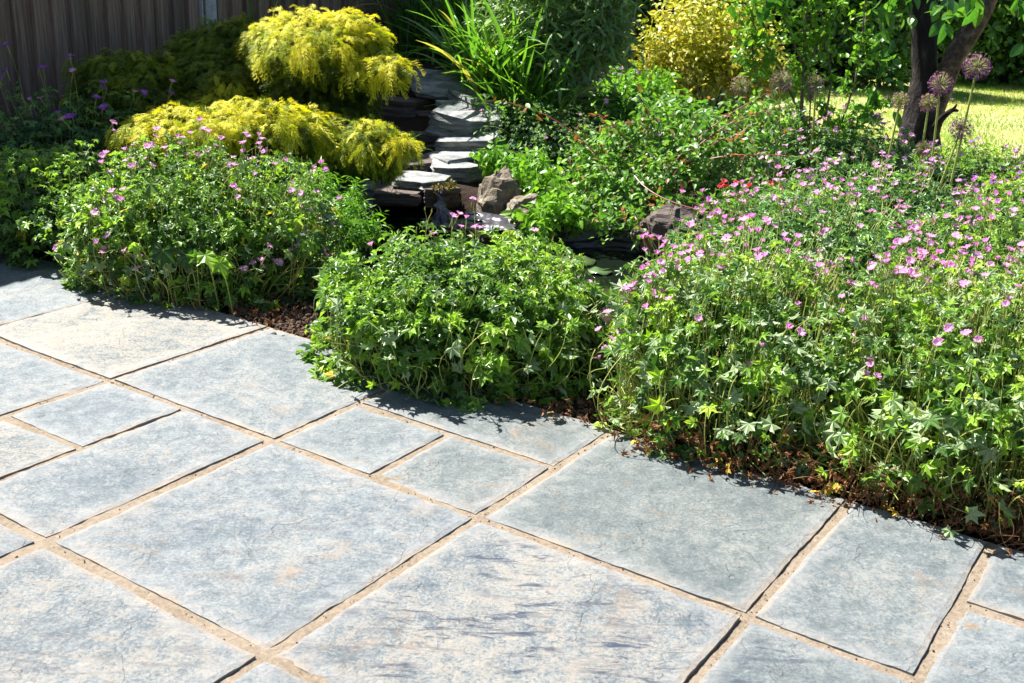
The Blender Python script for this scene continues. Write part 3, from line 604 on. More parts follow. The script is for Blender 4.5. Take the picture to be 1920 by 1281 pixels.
def cypress(label, org, blobs, matk, seed, size=.058, dens=1., inner=0., trunk=None):
    rng = np.random.default_rng(seed); org = np.array(org, float)
    t = thing('golden_cypress', label, 'shrub', org, 'thread-leaf cypresses by the fence')
    A = Acc(); S = Acc()
    for (c, r, g) in blobs:                                                 # centre, radii, how golden
        c = np.array(c, float); r = np.array(r, float); n = int(5000*dens*(r[0]*r[1]+r[0]*r[2]+r[1]*r[2]))*3
        # tier tops: sprays gathered in tufts
        d = unit(rng, n); d = d[d[:, 2] > -.55]; n = len(d); sx = rng.uniform(0, 40)
        b = np.array([1+.30*nz(*(q*1.2), 2)+.22*nz(q[0]+sx, q[1], q[2], 4)+.14*nz(q[0]+sx, q[1], q[2], 9) for q in d])*(1-.30*rng.random(n)**2)
        P = c+d*r*b[:, None]
        up = np.clip(d[:, 2], -1, 1)
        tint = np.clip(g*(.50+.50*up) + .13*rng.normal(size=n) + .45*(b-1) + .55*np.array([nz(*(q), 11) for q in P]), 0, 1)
        tipd = nrm(d*np.array([1, 1, .6])+[0, 0, -.05]+rng.normal(0, .55, (n, 3)))
        R = frames(nrm(d*.4+np.array([0, 0, .9])+rng.normal(0, .35, (n, 3))), tipd, rng.uniform(.6, 1.25, n)*size)
        w_ = rng.integers(0, 3, n)
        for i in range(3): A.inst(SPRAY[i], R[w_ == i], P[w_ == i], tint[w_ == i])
        # longer hanging sprays in tufts along the rim
        nt_ = int(9*g*(r[0]+r[1])/.4); dd = nrm(np.c_[rng.normal(size=(nt_, 2)), rng.uniform(.0, .7, nt_)]); dd[:, 1] = np.where(rng.random(nt_) < .7, -abs(dd[:, 1]), dd[:, 1]); m9 = 9
        Pc = c+dd*r*1.02; q = (Pc[:, None]+rng.normal(0, .016, (nt_, m9, 3))).reshape(-1, 3); dq = np.repeat(dd, m9, 0); kq = len(q)
        Rq = frames(nrm(dq+[0, 0, .5]+rng.normal(0, .3, (kq, 3))), nrm(dq*.8+[0, 0, -.55]+rng.normal(0, .22, (kq, 3))), np.c_[rng.uniform(.05, .07, kq), rng.uniform(.09, .15, kq), rng.uniform(.08, .11, kq)]*size/.062)
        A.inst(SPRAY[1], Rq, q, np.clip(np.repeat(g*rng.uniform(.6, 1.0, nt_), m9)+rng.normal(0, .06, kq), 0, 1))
        # inner green mass
        ni = n//2; d2 = unit(rng, ni); P2 = c+d2*r*rng.uniform(.35, .75, (ni, 1))
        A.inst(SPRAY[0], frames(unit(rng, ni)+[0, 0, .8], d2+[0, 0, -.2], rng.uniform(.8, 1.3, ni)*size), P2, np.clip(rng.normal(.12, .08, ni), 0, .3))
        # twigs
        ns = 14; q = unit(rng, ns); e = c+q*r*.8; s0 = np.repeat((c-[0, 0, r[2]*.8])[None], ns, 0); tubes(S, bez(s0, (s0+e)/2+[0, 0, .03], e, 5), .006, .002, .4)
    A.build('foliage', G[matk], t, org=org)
    if trunk is not None:
        L = np.array(trunk)[None]; tubes(S, L, .03, .018, .4, 8)
    S.build('branch', G['bark'], t, org=org)
    return t
def A3(u, v, Y): return tuple(at(u, v, Y))
def g0(x, y): return ground_z(x, y)
b1 = at(610, 260, 5.15)
cypress('tallest golden thread-leaf cypress, tiered, standing left of the stacked slate', (b1[0], b1[1], g0(b1[0], b1[1])),
        [(A3(600, 100, 5.1), (.25, .24, .17), 1.15), (A3(540, 90, 5.2), (.15, .16, .15), 1.15), (A3(655, 75, 5.1), (.15, .16, .12), 1.2), (A3(690, 132, 5.0), (.13, .13, .075), 1.15), (A3(728, 124, 4.95), (.07, .09, .04), 1.2), (A3(600, 185, 5.12), (.23, .2, .17), .35),
         (A3(700, 262, 4.65), (.095, .10, .08), 1.1), (A3(745, 268, 4.6), (.070, .07, .032), 1.25), (A3(650, 290, 4.75), (.20, .18, .15), .62), (A3(590, 250, 5.0), (.12, .12, .08), .9)], 'gold', 31,
        trunk=[(b1[0], b1[1], g0(b1[0], b1[1])-.03), (b1[0]+.03, b1[1], .35), (b1[0]-.02, b1[1], .7)])
b2 = at(430, 300, 4.65)
cypress('low spreading golden cypress mound behind the pink geranium at left', (b2[0], b2[1], g0(b2[0], b2[1])),
        [(A3(360, 245, 4.5), (.22, .17, .085), 1.22), (A3(290, 262, 4.42), (.13, .12, .075), 1.2), (A3(480, 235, 4.6), (.22, .17, .10), 1.22), (A3(560, 250, 4.7), (.17, .15, .10), 1.15), (A3(430, 300, 4.6), (.34, .2, .13), .6)], 'gold', 32)
b3 = at(425, 150, 5.55)
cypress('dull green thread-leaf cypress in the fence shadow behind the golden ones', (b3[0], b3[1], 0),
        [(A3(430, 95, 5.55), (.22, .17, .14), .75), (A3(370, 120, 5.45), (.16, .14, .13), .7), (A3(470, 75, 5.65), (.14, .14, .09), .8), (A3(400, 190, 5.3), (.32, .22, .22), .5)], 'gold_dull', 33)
b4 = at(240, 200, 5.1)
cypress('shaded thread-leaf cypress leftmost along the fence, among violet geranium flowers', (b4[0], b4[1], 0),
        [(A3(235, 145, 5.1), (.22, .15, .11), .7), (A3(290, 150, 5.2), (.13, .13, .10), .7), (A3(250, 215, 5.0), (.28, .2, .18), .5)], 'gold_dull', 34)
b5 = at(435, 190, 5.2)
cypress('small open spray of golden cypress between the tall one and the low mound', (b5[0], b5[1], g0(b5[0], b5[1])),
        [(A3(430, 165, 5.2), (.10, .10, .06), 1.0), (A3(400, 195, 5.1), (.13, .12, .06), 1.0), (A3(465, 185, 5.2), (.13, .12, .06), .8), (A3(430, 230, 5.2), (.18, .14, .11), .4)], 'gold', 35, dens=.6)

# ------------------------------------------------------------------ rocks
def slate_rock(label, u, v, Y, sx, sy, sz, rz=0., tilt=(0, 0), m='slate', seed=1, name='slate_rock', grp='stacked slate rocks of the waterfall', moss=False, pos=None, n=10, lay=6):
    rng = np.random.default_rng(seed*77+3); p = np.array(pos if pos is not None else at(u, v, Y))
    ang = np.sort(np.linspace(0, 2*np.pi, n, endpoint=False)+rng.normal(0, .2, n)); V = []; T = []
    r0 = np.array([min(1.3, 1/max(abs(math.cos(a)), abs(math.sin(a)))) for a in ang]); r0 = r0*(1+rng.normal(0, .15, n))
    zs = np.linspace(0, -1, lay+1)
    for li, z in enumerate(zs):
        k = r0*(1+rng.normal(0, .03)+rng.normal(0, .028, n)); k *= .97 if li == 0 else 1.
        for a_, rr in zip(ang, k): V.append((math.cos(a_)*rr*sx/2, math.sin(a_)*rr*sy/2, (z+rng.normal(0, .015))*sz))
        if 0 < li < lay:                                                   # strata: each layer has a small ledge
            for a_, rr in zip(ang, k*(1+rng.normal(0, .045))): V.append((math.cos(a_)*rr*sx/2, math.sin(a_)*rr*sy/2, z*sz-.0015))
    rings = len(V)//n
    for q in range(rings-1):
        for i in range(n):
            a0, a1 = q*n+i, q*n+(i+1) % n; T += [(a0, a0+n, a1+n), (a0, a1+n, a1)]
    c0 = len(V); V.append((0, 0, .01*sz)); T += [(c0, i, (i+1) % n) for i in range(n)]
    # inner ring on the top for unevenness
    c1 = len(V); V.append((0, 0, -sz)); T += [(c1, (rings-1)*n+(i+1) % n, (rings-1)*n+i) for i in range(n)]
    R = np.array(Matrix.Rotation(rz, 3, 'Z') @ Matrix.Rotation(tilt[0], 3, 'X') @ Matrix.Rotation(tilt[1], 3, 'Y'))
    V = np.array(V)@R.T; me = mesh(name, V, T, G[m]); o = link(name, me, None, tuple(p)); tag(o, label, 'rock', grp)
    if moss:
        A = Acc(); k = 900; th_ = rng.uniform(-1, 2.4, k)-.9; q = np.c_[np.cos(th_)*sx*.5*rng.uniform(.5, 1.05, k), np.sin(th_)*sy*.5*rng.uniform(.6, 1.05, k), rng.uniform(-sz*1.0, .02, k)]
        A.inst(OVAL[0], frames(unit(rng, k)+[0, -.3, .6], unit(rng, k), rng.uniform(.010, .022, k)), q, rng.random(k)); A.build('moss', G['moss'], o)
    return o
R_ = slate_rock
R_('large rounded slate slab lying on top of the waterfall stack, in shade', 832, 152, 6.35, .36, .30, .05, .2, (.35, .0), seed=1, lay=3)
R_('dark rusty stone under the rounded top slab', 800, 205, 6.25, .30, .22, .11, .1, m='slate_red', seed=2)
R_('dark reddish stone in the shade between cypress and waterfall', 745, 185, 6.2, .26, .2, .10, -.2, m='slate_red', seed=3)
R_('thin sloping slate leaning at the back of the sunlit column', 893, 183, 6.2, .26, .34, .06, .5, (.1, .25), seed=4, lay=3)
R_('light grey layered slate block, highest of the sunlit column', 885, 206, 6.0, .34, .32, .15, .15, (.16, .12), seed=5, lay=4)
R_('thick layered slate block carrying the sunlit column', 876, 250, 5.85, .33, .28, .15, -.1, (.12, -.10), seed=6, lay=5)
R_('pointed flat slate slab fanning out below the sunlit column', 862, 284, 5.7, .36, .26, .07, .6, (.0, -.12), seed=7, lay=5)
R_('small broken slate stone at the tip of the pointed slab', 848, 308, 5.5, .24, .18, .08, -.3, (.08, 0), seed=8)
R_('flat slate step in shade beside the lower golden spray', 790, 245, 6.0, .28, .22, .06, 0, m='slate_red', seed=9, lay=4)  # darker slate colour imitates the shade on this step
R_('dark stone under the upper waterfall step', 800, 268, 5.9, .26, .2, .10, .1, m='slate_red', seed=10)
R_('long slate step in the middle of the waterfall', 762, 300, 5.55, .34, .22, .055, .1, (.05, 0), m='slate_red', seed=11, lay=4)  # step coloured dark in place of the cypress shade
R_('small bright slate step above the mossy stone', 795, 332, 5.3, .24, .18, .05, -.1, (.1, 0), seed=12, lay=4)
R_('wide low slate step at the edge of the pond', 725, 352, 5.25, .36, .22, .06, .05, (.03, 0), m='slate_red', seed=13, lay=4)  # shade on the low step put into its dark slate colour
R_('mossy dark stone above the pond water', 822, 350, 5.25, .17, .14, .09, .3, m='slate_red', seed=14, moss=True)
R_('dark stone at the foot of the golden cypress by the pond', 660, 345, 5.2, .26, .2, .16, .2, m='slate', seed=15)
R_('grey slate fragment lying on soil left of the middle geranium', 598, 515, 3.95, .16, .09, .03, -.4, seed=16, grp='loose slates by the pond', lay=3)
R_('weathered narrow slate strip half buried in soil', 560, 552, 3.75, .14, .05, .02, -.5, seed=17, grp='loose slates by the pond', lay=3)
def boulder(label, u, v, Y, s, seed, tilt=.0, m='boulder'):
    import bmesh
    bm = bmesh.new(); bmesh.ops.create_icosphere(bm, subdivisions=4, radius=1)
    for q in bm.verts:
        d = q.co.copy(); k = 1+.30*mnoise.noise(d*1.1+Vector((seed*5., 0, 0)))+.12*mnoise.noise(d*3+Vector((seed, 0, 0)))+.05*mnoise.noise(d*8)+.02*mnoise.noise(d*20)
        f = Vector((round(d.x*1.6)/1.6, round(d.y*1.6)/1.6, round(d.z*1.6)/1.6)); d = d*.72+f*.28*d.length
        q.co = Vector((d.x*s[0], d.y*s[1], d.z*s[2]))*k
    me = bpy.data.meshes.new('boulder'); bm.to_mesh(me); bm.free(); me.materials.append(G[m])
    o = link('boulder', me, None, tuple(at(u, v, Y))); o.rotation_euler = (0, tilt, seed); tag(o, label, 'rock', 'boulders round the pond')
boulder('pale pointed boulder standing behind the pink flowers at the pond', 935, 378, 5.05, (.12, .10, .13), 1, .2)
boulder('pale rounded boulder with a leaning leaf, right of the pointed one', 990, 405, 4.9, (.10, .10, .10), 2, -.4)
boulder('dark brown boulder at the right end of the pond', 1262, 440, 4.45, (.14, .12, .11), 3, 0, 'slate_red')

# pond liner showing at the rim
def liner(label, pts, seed, hgt=.05):
    rng = np.random.default_rng(seed); L = np.array(pts); n, m_ = 50, 26
    V = []
    for a in np.linspace(0, 1, n):
        p = L[0]*(1-a)+L[1]*a; q = L[3]*(1-a)+L[2]*a
        for b in np.linspace(0, 1, m_):
            x = p*(1-b)+q*b; z = hgt*(abs(nz(x[0]*.6+x[1], x[1]*.3, seed, 6))*1.5+.25*nz(x[0]*.5, x[1]*2, seed, 11)+.05*nz(x[0], x[1], seed, 40)); V.append(x+[0.02*nz(a, b, seed, 6), .02*nz(a, b, seed+3, 6), z])
    I = np.arange(n*m_).reshape(n, m_); T = np.stack([I[:-1, :-1], I[1:, :-1], I[1:, 1:], I[:-1, 1:]], -1).reshape(-1, 4)
    o = link('pond_liner', mesh('pond_liner', V, T, G['liner'], smooth=True)); tag(o, label, 'pond liner', 'folds of pond liner')
    md = o.modifiers.new('thickness', 'SOLIDIFY'); md.thickness = .002
liner('crumpled glossy dark pond liner under the red-stemmed shrub', [gp(1035, 432, -.01), gp(1270, 445, .0), gp(1235, 500, -.13), gp(1055, 486, -.13)], 2, .05)
liner('pointed fold of dark pond liner standing up behind the pink flowers', [at(808, 430, 4.75), at(880, 440, 4.7), at(850, 412, 4.85), at(822, 362, 4.95)], 5, .03)
liner('smooth bright fold of pond liner in front of the pale boulders', [at(868, 428, 4.7), at(975, 440, 4.6), at(950, 408, 4.8), at(872, 398, 4.85)], 7, .04)

# water-lily leaves
def lily(label, u, v, r, rz, tint, z=-.068, tilt=0.):
    p = gp(u, v, z); n = 36; V = [(0, 0, 0)]; 
    for k in range(n+1):
        a = .16+(2*math.pi-.32)*k/n; V.append((math.cos(a)*r, math.sin(a)*r*1.0, .004*math.sin(5*a+rz)))
    me = mesh('lily_pad', V, [(0, i, i+1) for i in range(1, n+1)], G['lily'], np.linspace(tint, tint+.3, len(V)), smooth=True)
    o = link('lily_pad', me, None, tuple(p)); o.rotation_euler = (tilt, tilt*.3, rz); tag(o, label, 'lily pad', 'water-lily leaves on the pond')
    md = o.modifiers.new('thickness', 'SOLIDIFY'); md.thickness = .0015
lily('largest green water-lily pad on the pond, crossed by a twig', 1078, 488, .085, 1.2, .2)
lily('small lily pad left of the largest one', 1030, 478, .055, 3., .3)
lily('brownish lily pad partly hidden by geranium leaves', 1045, 505, .06, 4.4, .65)
lily('lily pad nearest the right-hand geranium', 1125, 508, .05, .4, .1)
lily('brown curled lily pad behind the middle geranium flowers', 840, 432, .05, 2., .7, tilt=.3)
lily('pale lily pad at the left end of the pond', 870, 448, .045, 5., .4)

# ------------------------------------------------------------------ leafy shrubs in general
def cluster_points(rng, blobs, n, cl=9, cs=.05, shell=.35):
    """leaf positions gathered in twigs so that gaps stay between them"""
    w_ = np.array([r[0]*r[1]+r[1]*r[2]+r[0]*r[2] for _, r in blobs]); P, D = [], []
    for (c, r), k in zip(blobs, (w_/w_.sum()*n/cl).astype(int)+1):
        d = unit(rng, k); sx = rng.uniform(0, 30); b = np.array([1+.28*nz(q[0]+sx, q[1], q[2], 2.2)+.12*nz(q[0]+sx, q[1], q[2], 6) for q in d])*(1-shell*rng.random(k)**1.5)
        p = np.array(c)+d*np.array(r)*b[:, None]; ok = p[:, 2] > .01; p, d = p[ok], d[ok]
        ax = nrm(d+rng.normal(0, .45, d.shape)+[0, 0, .35]); t = rng.uniform(-1, 1, (len(p), cl, 1))
        q = p[:, None]+ax[:, None]*t*cs+rng.normal(0, cs*.28, (len(p), cl, 3)); P.append(q.reshape(-1, 3)); D.append(nrm(np.repeat(d, cl, 0)*.5+rng.normal(0, .5, (len(p)*cl, 3))+np.repeat(ax, cl, 0)*.4))
    return np.vstack(P), np.vstack(D)
def shrub(name, label, cat, org, blobs, n, tpls, size, matk, seed, group=None, tmean=.45, tsd=.2, barkk='bark_pale', cl=9, cs=.05, shell=.4, up=.5, stems=16, srad=(.006, .002), accent=0., inner=.3):
    rng = np.random.default_rng(seed); org = np.array(org, float); t = thing(name, label, cat, org, group); A = Acc(); S = Acc()
    P, D = cluster_points(rng, blobs, n, cl, cs, shell); k = len(P)
    tint = np.clip(rng.normal(tmean, tsd*.6, k)+tsd*1.6*np.array([nz(*p, 5) for p in P]), 0, .9); ac = rng.random(k) < accent; tint[ac] = rng.uniform(.9, 1, ac.sum())
    scatter_leaves(A, rng, P, D, rng.uniform(*size, k), tpls, tint, up, .6)
    if inner:
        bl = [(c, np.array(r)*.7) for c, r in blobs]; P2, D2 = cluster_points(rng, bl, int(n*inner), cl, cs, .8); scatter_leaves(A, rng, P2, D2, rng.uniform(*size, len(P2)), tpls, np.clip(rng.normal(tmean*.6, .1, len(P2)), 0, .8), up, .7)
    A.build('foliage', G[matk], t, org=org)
    E_ = P[rng.choice(k, stems, replace=False)]; s0 = org+rng.normal(0, .02, (stems, 3))*[1, 1, 0]
    tubes(S, bez(s0, (s0*.5+E_*.5)*[1, 1, 1]+rng.normal(0, .04, (stems, 3)), E_, 8), srad[0], srad[1], .5, 5); S.build('branch', G[barkk], t, org=org)
    return t
def base(u, v, Y, z=None):
    p = at(u, v, Y); return (p[0], p[1], g0(p[0], p[1]) if z is None else z)
B = lambda u, v, Y, r: (np.array(at(u, v, Y)), r)
shrub('bushy_plant', 'bright green bushy plant between the left geranium and the pond', 'plant', base(620, 430, 4.35), [B(605, 385, 4.3, (.17, .15, .13)), B(655, 420, 4.2, (.12, .12, .11)), B(570, 350, 4.4, (.13, .13, .10)), B(620, 470, 4.1, (.14, .12, .10))], 3600, LANCE, (.024, .042), 'bright', 41, tmean=.55, cs=.03)
shrub('buddleia', 'grey-green buddleia with long narrow leaves at the back of the bed', 'shrub', base(1050, 185, 6.5), [B(1060, 85, 6.4, (.30, .25, .22)), B(1010, 35, 6.5, (.30, .25, .22)), B(1125, 55, 6.3, (.17, .16, .17)), B(1080, -60, 6.4, (.34, .28, .26))], 4200, LANCE, (.06, .11), 'grey', 42, cs=.09, cl=10, tmean=.55, tsd=.3, up=.9)
shrub('yellow_leaved_shrub', 'yellow-leaved shrub glowing in the sun before the hedge', 'shrub', base(1330, 190, 8.0, 0), [B(1300, 110, 8.0, (.36, .3, .26)), B(1385, 120, 7.9, (.24, .25, .2)), B(1330, 30, 8.1, (.3, .25, .22)), B(1240, 145, 7.9, (.2, .2, .14)), B(1410, 70, 8.0, (.14, .15, .2)), B(1225, 85, 7.9, (.09, .09, .14)), B(1270, 60, 7.9, (.10, .1, .18)), B(1215, 160, 7.8, (.14, .14, .1)), B(1440, 150, 7.8, (.12, .14, .14))], 5600, OVAL, (.028, .055), 'yellow', 43, tmean=.62, tsd=.34, cs=.14, cl=14)
shrub('leafy_perennial', 'low yellow-green perennial at the foot of the yellow shrub', 'plant', base(1200, 190, 7.3), [B(1200, 165, 7.3, (.24, .2, .12)), B(1160, 180, 7.0, (.16, .15, .1))], 1500, OVAL, (.03, .05), 'bright', 44, tmean=.6)
shrub('leafy_perennial', 'broad-leaved green plant in front of the yellow shrub, right of the buddleia', 'plant', base(1180, 230, 6.6), [B(1170, 215, 6.5, (.22, .2, .12)), B(1110, 225, 6.4, (.16, .16, .1)), B(1260, 215, 6.6, (.2, .2, .1))], 1800, OVAL, (.035, .06), 'shrub', 45, tmean=.55)
shrub('leafy_perennial', 'clump of upright pale leaves between slate and red-stemmed shrub', 'plant', base(1010, 360, 5.2), [B(1000, 330, 5.2, (.14, .14, .10)), B(950, 300, 5.4, (.12, .12, .07)), B(1045, 370, 5.0, (.12, .1, .10))], 900, OVAL, (.03, .055), 'bright', 46, tmean=.6, tsd=.3)
shrub('leafy_perennial', 'yellow-green drooping leaves over the pond edge under the red-stemmed shrub', 'plant', base(1050, 430, 4.75), [B(1045, 405, 4.7, (.11, .09, .07)), B(1000, 425, 4.65, (.06, .05, .05))], 420, OVAL, (.03, .055), 'bright', 49, tmean=.75, tsd=.2, accent=.05)
t = shrub('red_stemmed_shrub', 'leafy shrub with arching dark red stems above the pond', 'shrub', base(1215, 430, 4.85, 0.0), [B(1190, 370, 4.85, (.26, .22, .14)), B(1130, 340, 4.95, (.2, .2, .14)), B(1270, 340, 4.9, (.26, .22, .16)), B(1330, 290, 5.0, (.26, .2, .16)), B(1200, 285, 5.1, (.26, .2, .10)), B(1380, 245, 5.1, (.2, .2, .12)), B(1240, 240, 5.1, (.22, .18, .10)), B(1120, 285, 5.1, (.15, .15, .10)), B(1440, 215, 5.2, (.14, .14, .08)), B(1200, 420, 4.6, (.2, .12, .09)), B(1130, 400, 4.75, (.12, .12, .09))], 6600, OVAL, (.022, .04), 'blush', 47, barkk='redstem', tmean=.45, tsd=.25, cs=.045, stems=40, srad=(.004, .0016), accent=.05)
rng = np.random.default_rng(48); S = Acc(); L_ = Acc(); org = np.array(t.location)
arcs = [((1150, 330, 4.9), (1050, 190, 5.0), (905, 188, 5.1)), ((1200, 330, 4.9), (1260, 200, 5.0), (1130, 240, 4.9)), ((1210, 380, 4.8), (1290, 240, 4.9), (1460, 165, 5.1)), ((1250, 350, 4.8), (1330, 210, 4.9), (1490, 200, 5.)), ((1190, 330, 4.7), (1230, 390, 4.5), (1400, 408, 4.4)), ((1170, 400, 4.6), (1190, 380, 4.4), (1215, 470, 4.35)), ((1260, 330, 4.9), (1330, 270, 4.8), (1530, 300, 4.7)), ((1200, 300, 5.), (1100, 150, 5.), (1090, 260, 5.1)), ((1250, 300, 5.), (1180, 130, 5.), (1205, 200, 5.)), ((1280, 320, 4.9), (1400, 200, 4.8), (1420, 290, 4.7))]
for a, b, c in arcs:
    Lc = bez(np.array([at(*a)]), np.array([at(*b)]), np.array([at(*c)]), 14); tubes(S, Lc, .0034, .0014, .5, 5)
    k = 26; q = Lc[0][rng.integers(3, 14, k)]+rng.normal(0, .012, (k, 3)); scatter_leaves(L_, rng, q, unit(rng, k), rng.uniform(.02, .042, k), OVAL, np.where(rng.random(k) < .3, .97, rng.uniform(.3, .8, k)), .3, .8)
S.build('arching_stem', G['redstem'], t, org=org); L_.build('stem_leaves', G['blush'], t, org=org)

# strap-leaved clumps
def strap(label, org, k, h, spread, seed, w_=.018, tm=.4, matk='blade'):
    rng = np.random.default_rng(seed); org = np.array(org, float); t = thing('strap_leaved_plant', label, 'plant', org, 'strap-leaved clumps behind the waterfall'); A = Acc()
    m_ = 12; th_ = rng.uniform(0, 2*np.pi, k); H = h*rng.uniform(.55, 1.1, k); Rr = spread*rng.uniform(.2, 1.1, k)
    b0 = org+np.c_[rng.normal(0, spread*.22, k), rng.normal(0, spread*.16, k), np.zeros(k)]; dr = np.c_[np.cos(th_), np.sin(th_), np.zeros(k)]
    tt = np.linspace(0, 1, m_)[None, :, None]; fall = rng.uniform(.15, .95, k)[:, None, None]
    Lc = b0[:, None]+dr[:, None]*Rr[:, None, None]*tt**1.6*1.25 + np.array([0, 0, 1])*H[:, None, None]*(tt*1.55-fall*tt**2.6*1.05)
    sd_ = nrm(np.cross(dr, [0, 0, 1.]))+rng.normal(0, .25, (k, 3)); W_ = w_*rng.uniform(.6, 1.1, k)
    prof = (np.sin(np.pi*np.clip(np.linspace(.12, 1, m_), 0, 1)**1.2)**.6)[None, :, None]*.5
    s_ = sd_[:, None]*W_[:, None, None]*prof; V = np.stack([Lc-s_, Lc-[0, 0, .003], Lc+s_], 2)
    q = []
    for i in range(m_-1):
        a = 3*i; q += [(a, a+1, a+4), (a, a+4, a+3), (a+1, a+2, a+5), (a+1, a+5, a+4)]
    T = np.array(q)[None]+np.arange(k)[:, None, None]*m_*3; ti = np.clip(rng.normal(tm, .2, k), 0, .92); ti[rng.random(k) < .04] = 1
    A.add(V.reshape(-1, 3), T.reshape(-1, 3), np.repeat(ti, m_*3)); A.build('blades', G[matk], t, org=org); return t
strap('bright strap-leaved clump arching over the stacked slate', base(925, 175, 6.4), 300, .50, .42, 51, .020, .55)
strap('strap-leaved clump in front of the buddleia with hanging tips', base(995, 205, 6.2), 240, .40, .34, 52, .018, .45)
strap('dark grassy clump in shade against the fence behind the golden cypress', base(790, 120, 7.4), 220, .6, .5, 53, .014, .2)
strap('dark green grassy clump between cypress and bright strap leaves', base(860, 130, 7.3), 160, .55, .4, 54, .016, .3)
strap('few long strap leaves rising between the shaded cypress and the tall golden one', base(470, 200, 5.65), 9, .62, .14, 55, .022, .6)
strap('thin curved blades hanging by the waterfall step', base(772, 300, 5.45), 5, .2, .12, 56, .010, .3)

# ------------------------------------------------------------------ young shrub with a clear stem
rng = np.random.default_rng(60); o0 = gp(1505, 352); YS = o0[1]; t = thing('young_tree', 'slim young tree with forked stem and small green leaves among the geraniums', 'tree', o0)
S = Acc(); A = Acc()
limbs = [[(1505, 352), (1508, 290), (1503, 200), (1508, 100), (1512, 0), (1515, -60)], [(1505, 225), (1488, 190), (1462, 120), (1425, 70), (1400, 20)], [(1508, 315), (1540, 260), (1560, 150), (1545, 60), (1530, -30)], [(1512, 290), (1575, 240), (1605, 150), (1618, 60), (1625, -40)], [(1504, 120), (1480, 60), (1465, 0), (1450, -50)],
         [(1506, 160), (1530, 90), (1570, 30), (1590, -40)], [(1560, 300), (1590, 250), (1620, 215), (1665, 180)], [(1440, 270), (1432, 200), (1412, 120), (1410, 60)]]
for li, l in enumerate(limbs):
    pts = np.array([at(u, v, YS+.12*math.sin(li*2.1)*(k/len(l))) for k, (u, v) in enumerate(l)]); m_ = 26; ts = np.linspace(0, len(l)-1, m_)
    Lc = np.stack([np.interp(ts, np.arange(len(l)), pts[:, i]) for i in range(3)], 1); Lc += .006*np.array([[nz(x, li, 0, 9), nz(x, li, 5, 9), 0] for x in ts]); r = (.0125, .006) if li == 0 else (.007, .003)
    tubes(S, Lc[None], r[0], r[1], .5, 7)
    tw = 44 if li == 0 else 27; st = Lc[rng.integers(6, m_, tw)]; e = st+nrm(rng.normal(size=(tw, 3))+[0, 0, .5])*rng.uniform(.05, .14, (tw, 1)); tubes(S, bez(st, (st+e)/2+[0, 0, .01], e, 4), .002, .001, .5, 4)
    k = 9; q = (e[:, None]*rng.uniform(.2, 1.1, (tw, k, 1))+st[:, None]*0); q = st[:, None]+(e-st)[:, None]*rng.uniform(.25, 1.1, (tw, k, 1))+rng.normal(0, .012, (tw, k, 3)); q = q.reshape(-1, 3)
    scatter_leaves(A, rng, q, nrm(rng.normal(size=q.shape)+[0, 0, .3]), rng.uniform(.026, .052, len(q)), OVAL, np.clip(rng.normal(.6, .2, len(q)), 0, .95), .4, .7)
S.build('trunk', G['bark_pale'], t, org=o0); A.build('crown', G['bright'], t, org=o0)

# ------------------------------------------------------------------ plum tree
rng = np.random.default_rng(61); o0 = gp(1722, 285); YT = o0[1]; t = thing('plum_tree', 'dark-barked plum tree with two leaning trunks at the edge of the lawn', 'tree', o0)
def limb(acc, pts, r, sides=14, m_=30, rough=.12):
    pts = np.array(pts); ts = np.linspace(0, len(pts)-1, m_); Lc = np.stack([np.interp(ts, np.arange(len(pts)), pts[:, i]) for i in range(3)], 1); Lc[1:-1] = (Lc[:-2]+Lc[1:-1]*2+Lc[2:])/4
    rr = np.interp(ts, np.arange(len(pts)), r); d = nrm(np.gradient(Lc, axis=0)); a = nrm(np.cross(d, [.2, 1, .1])); b = np.cross(d, a); V = []
    for i in range(m_):
        for s_ in range(sides):
            th_ = s_*2*np.pi/sides; k = rr[i]*(1+rough*nz(math.cos(th_)*1.2, math.sin(th_)*1.2, Lc[i][2], 2.8)+rough*.6*nz(math.cos(th_), math.sin(th_), Lc[i][2]*1.5, 8)); V.append(Lc[i]+a[i]*k*math.cos(th_)+b[i]*k*math.sin(th_))
    T = []
    for i in range(m_-1):
        for s_ in range(sides):
            a0, a1 = i*sides+s_, i*sides+(s_+1) % sides; T += [(a0, a1, a1+sides), (a0, a1+sides, a0+sides)]
    V.append(Lc[-1]+d[-1]*rr[-1]*.5); n_ = len(V)-1; T += [((m_-1)*sides+s_, (m_-1)*sides+(s_+1) % sides, n_) for s_ in range(sides)]
    acc.add(V, T, .5)
L = Acc(); limb(L, [at(1722, 300, YT), at(1722, 235, YT), at(1735, 140, YT), at(1733, 40, YT), at(1722, -60, YT), at(1715, -260, YT+.1), at(1740, -480, YT)], [.15, .11, .078, .076, .072, .065, .05]); L.build('trunk', G['bark'], t, smooth=True, org=o0)
L = Acc(); limb(L, [at(1742, 225, YT-.02), at(1765, 170, YT-.05), at(1790, 105, YT-.1), at(1835, 35, YT-.15), at(1880, -60, YT-.2), at(1960, -260, YT-.3), at(2020, -420, YT-.2)], [.07, .07, .066, .06, .05, .04, .03]); L.build('leaning_trunk', G['bark_red'], t, smooth=True, org=o0)
L = Acc(); limb(L, [at(1745, 250, YT-.1), at(1765, 222, YT-.16), at(1785, 206, YT-.22), at(1797, 208, YT-.24)], [.05, .022, .014, .007], 8, 12, .3); limb(L, [at(1778, 212, YT-.2), at(1790, 203, YT-.2), at(1794, 196, YT-.2)], [.012, .009, .005], 7, 8, .3); L.build('broken_branch', G['bark'], t, org=o0)
L = Acc(); A = Acc()
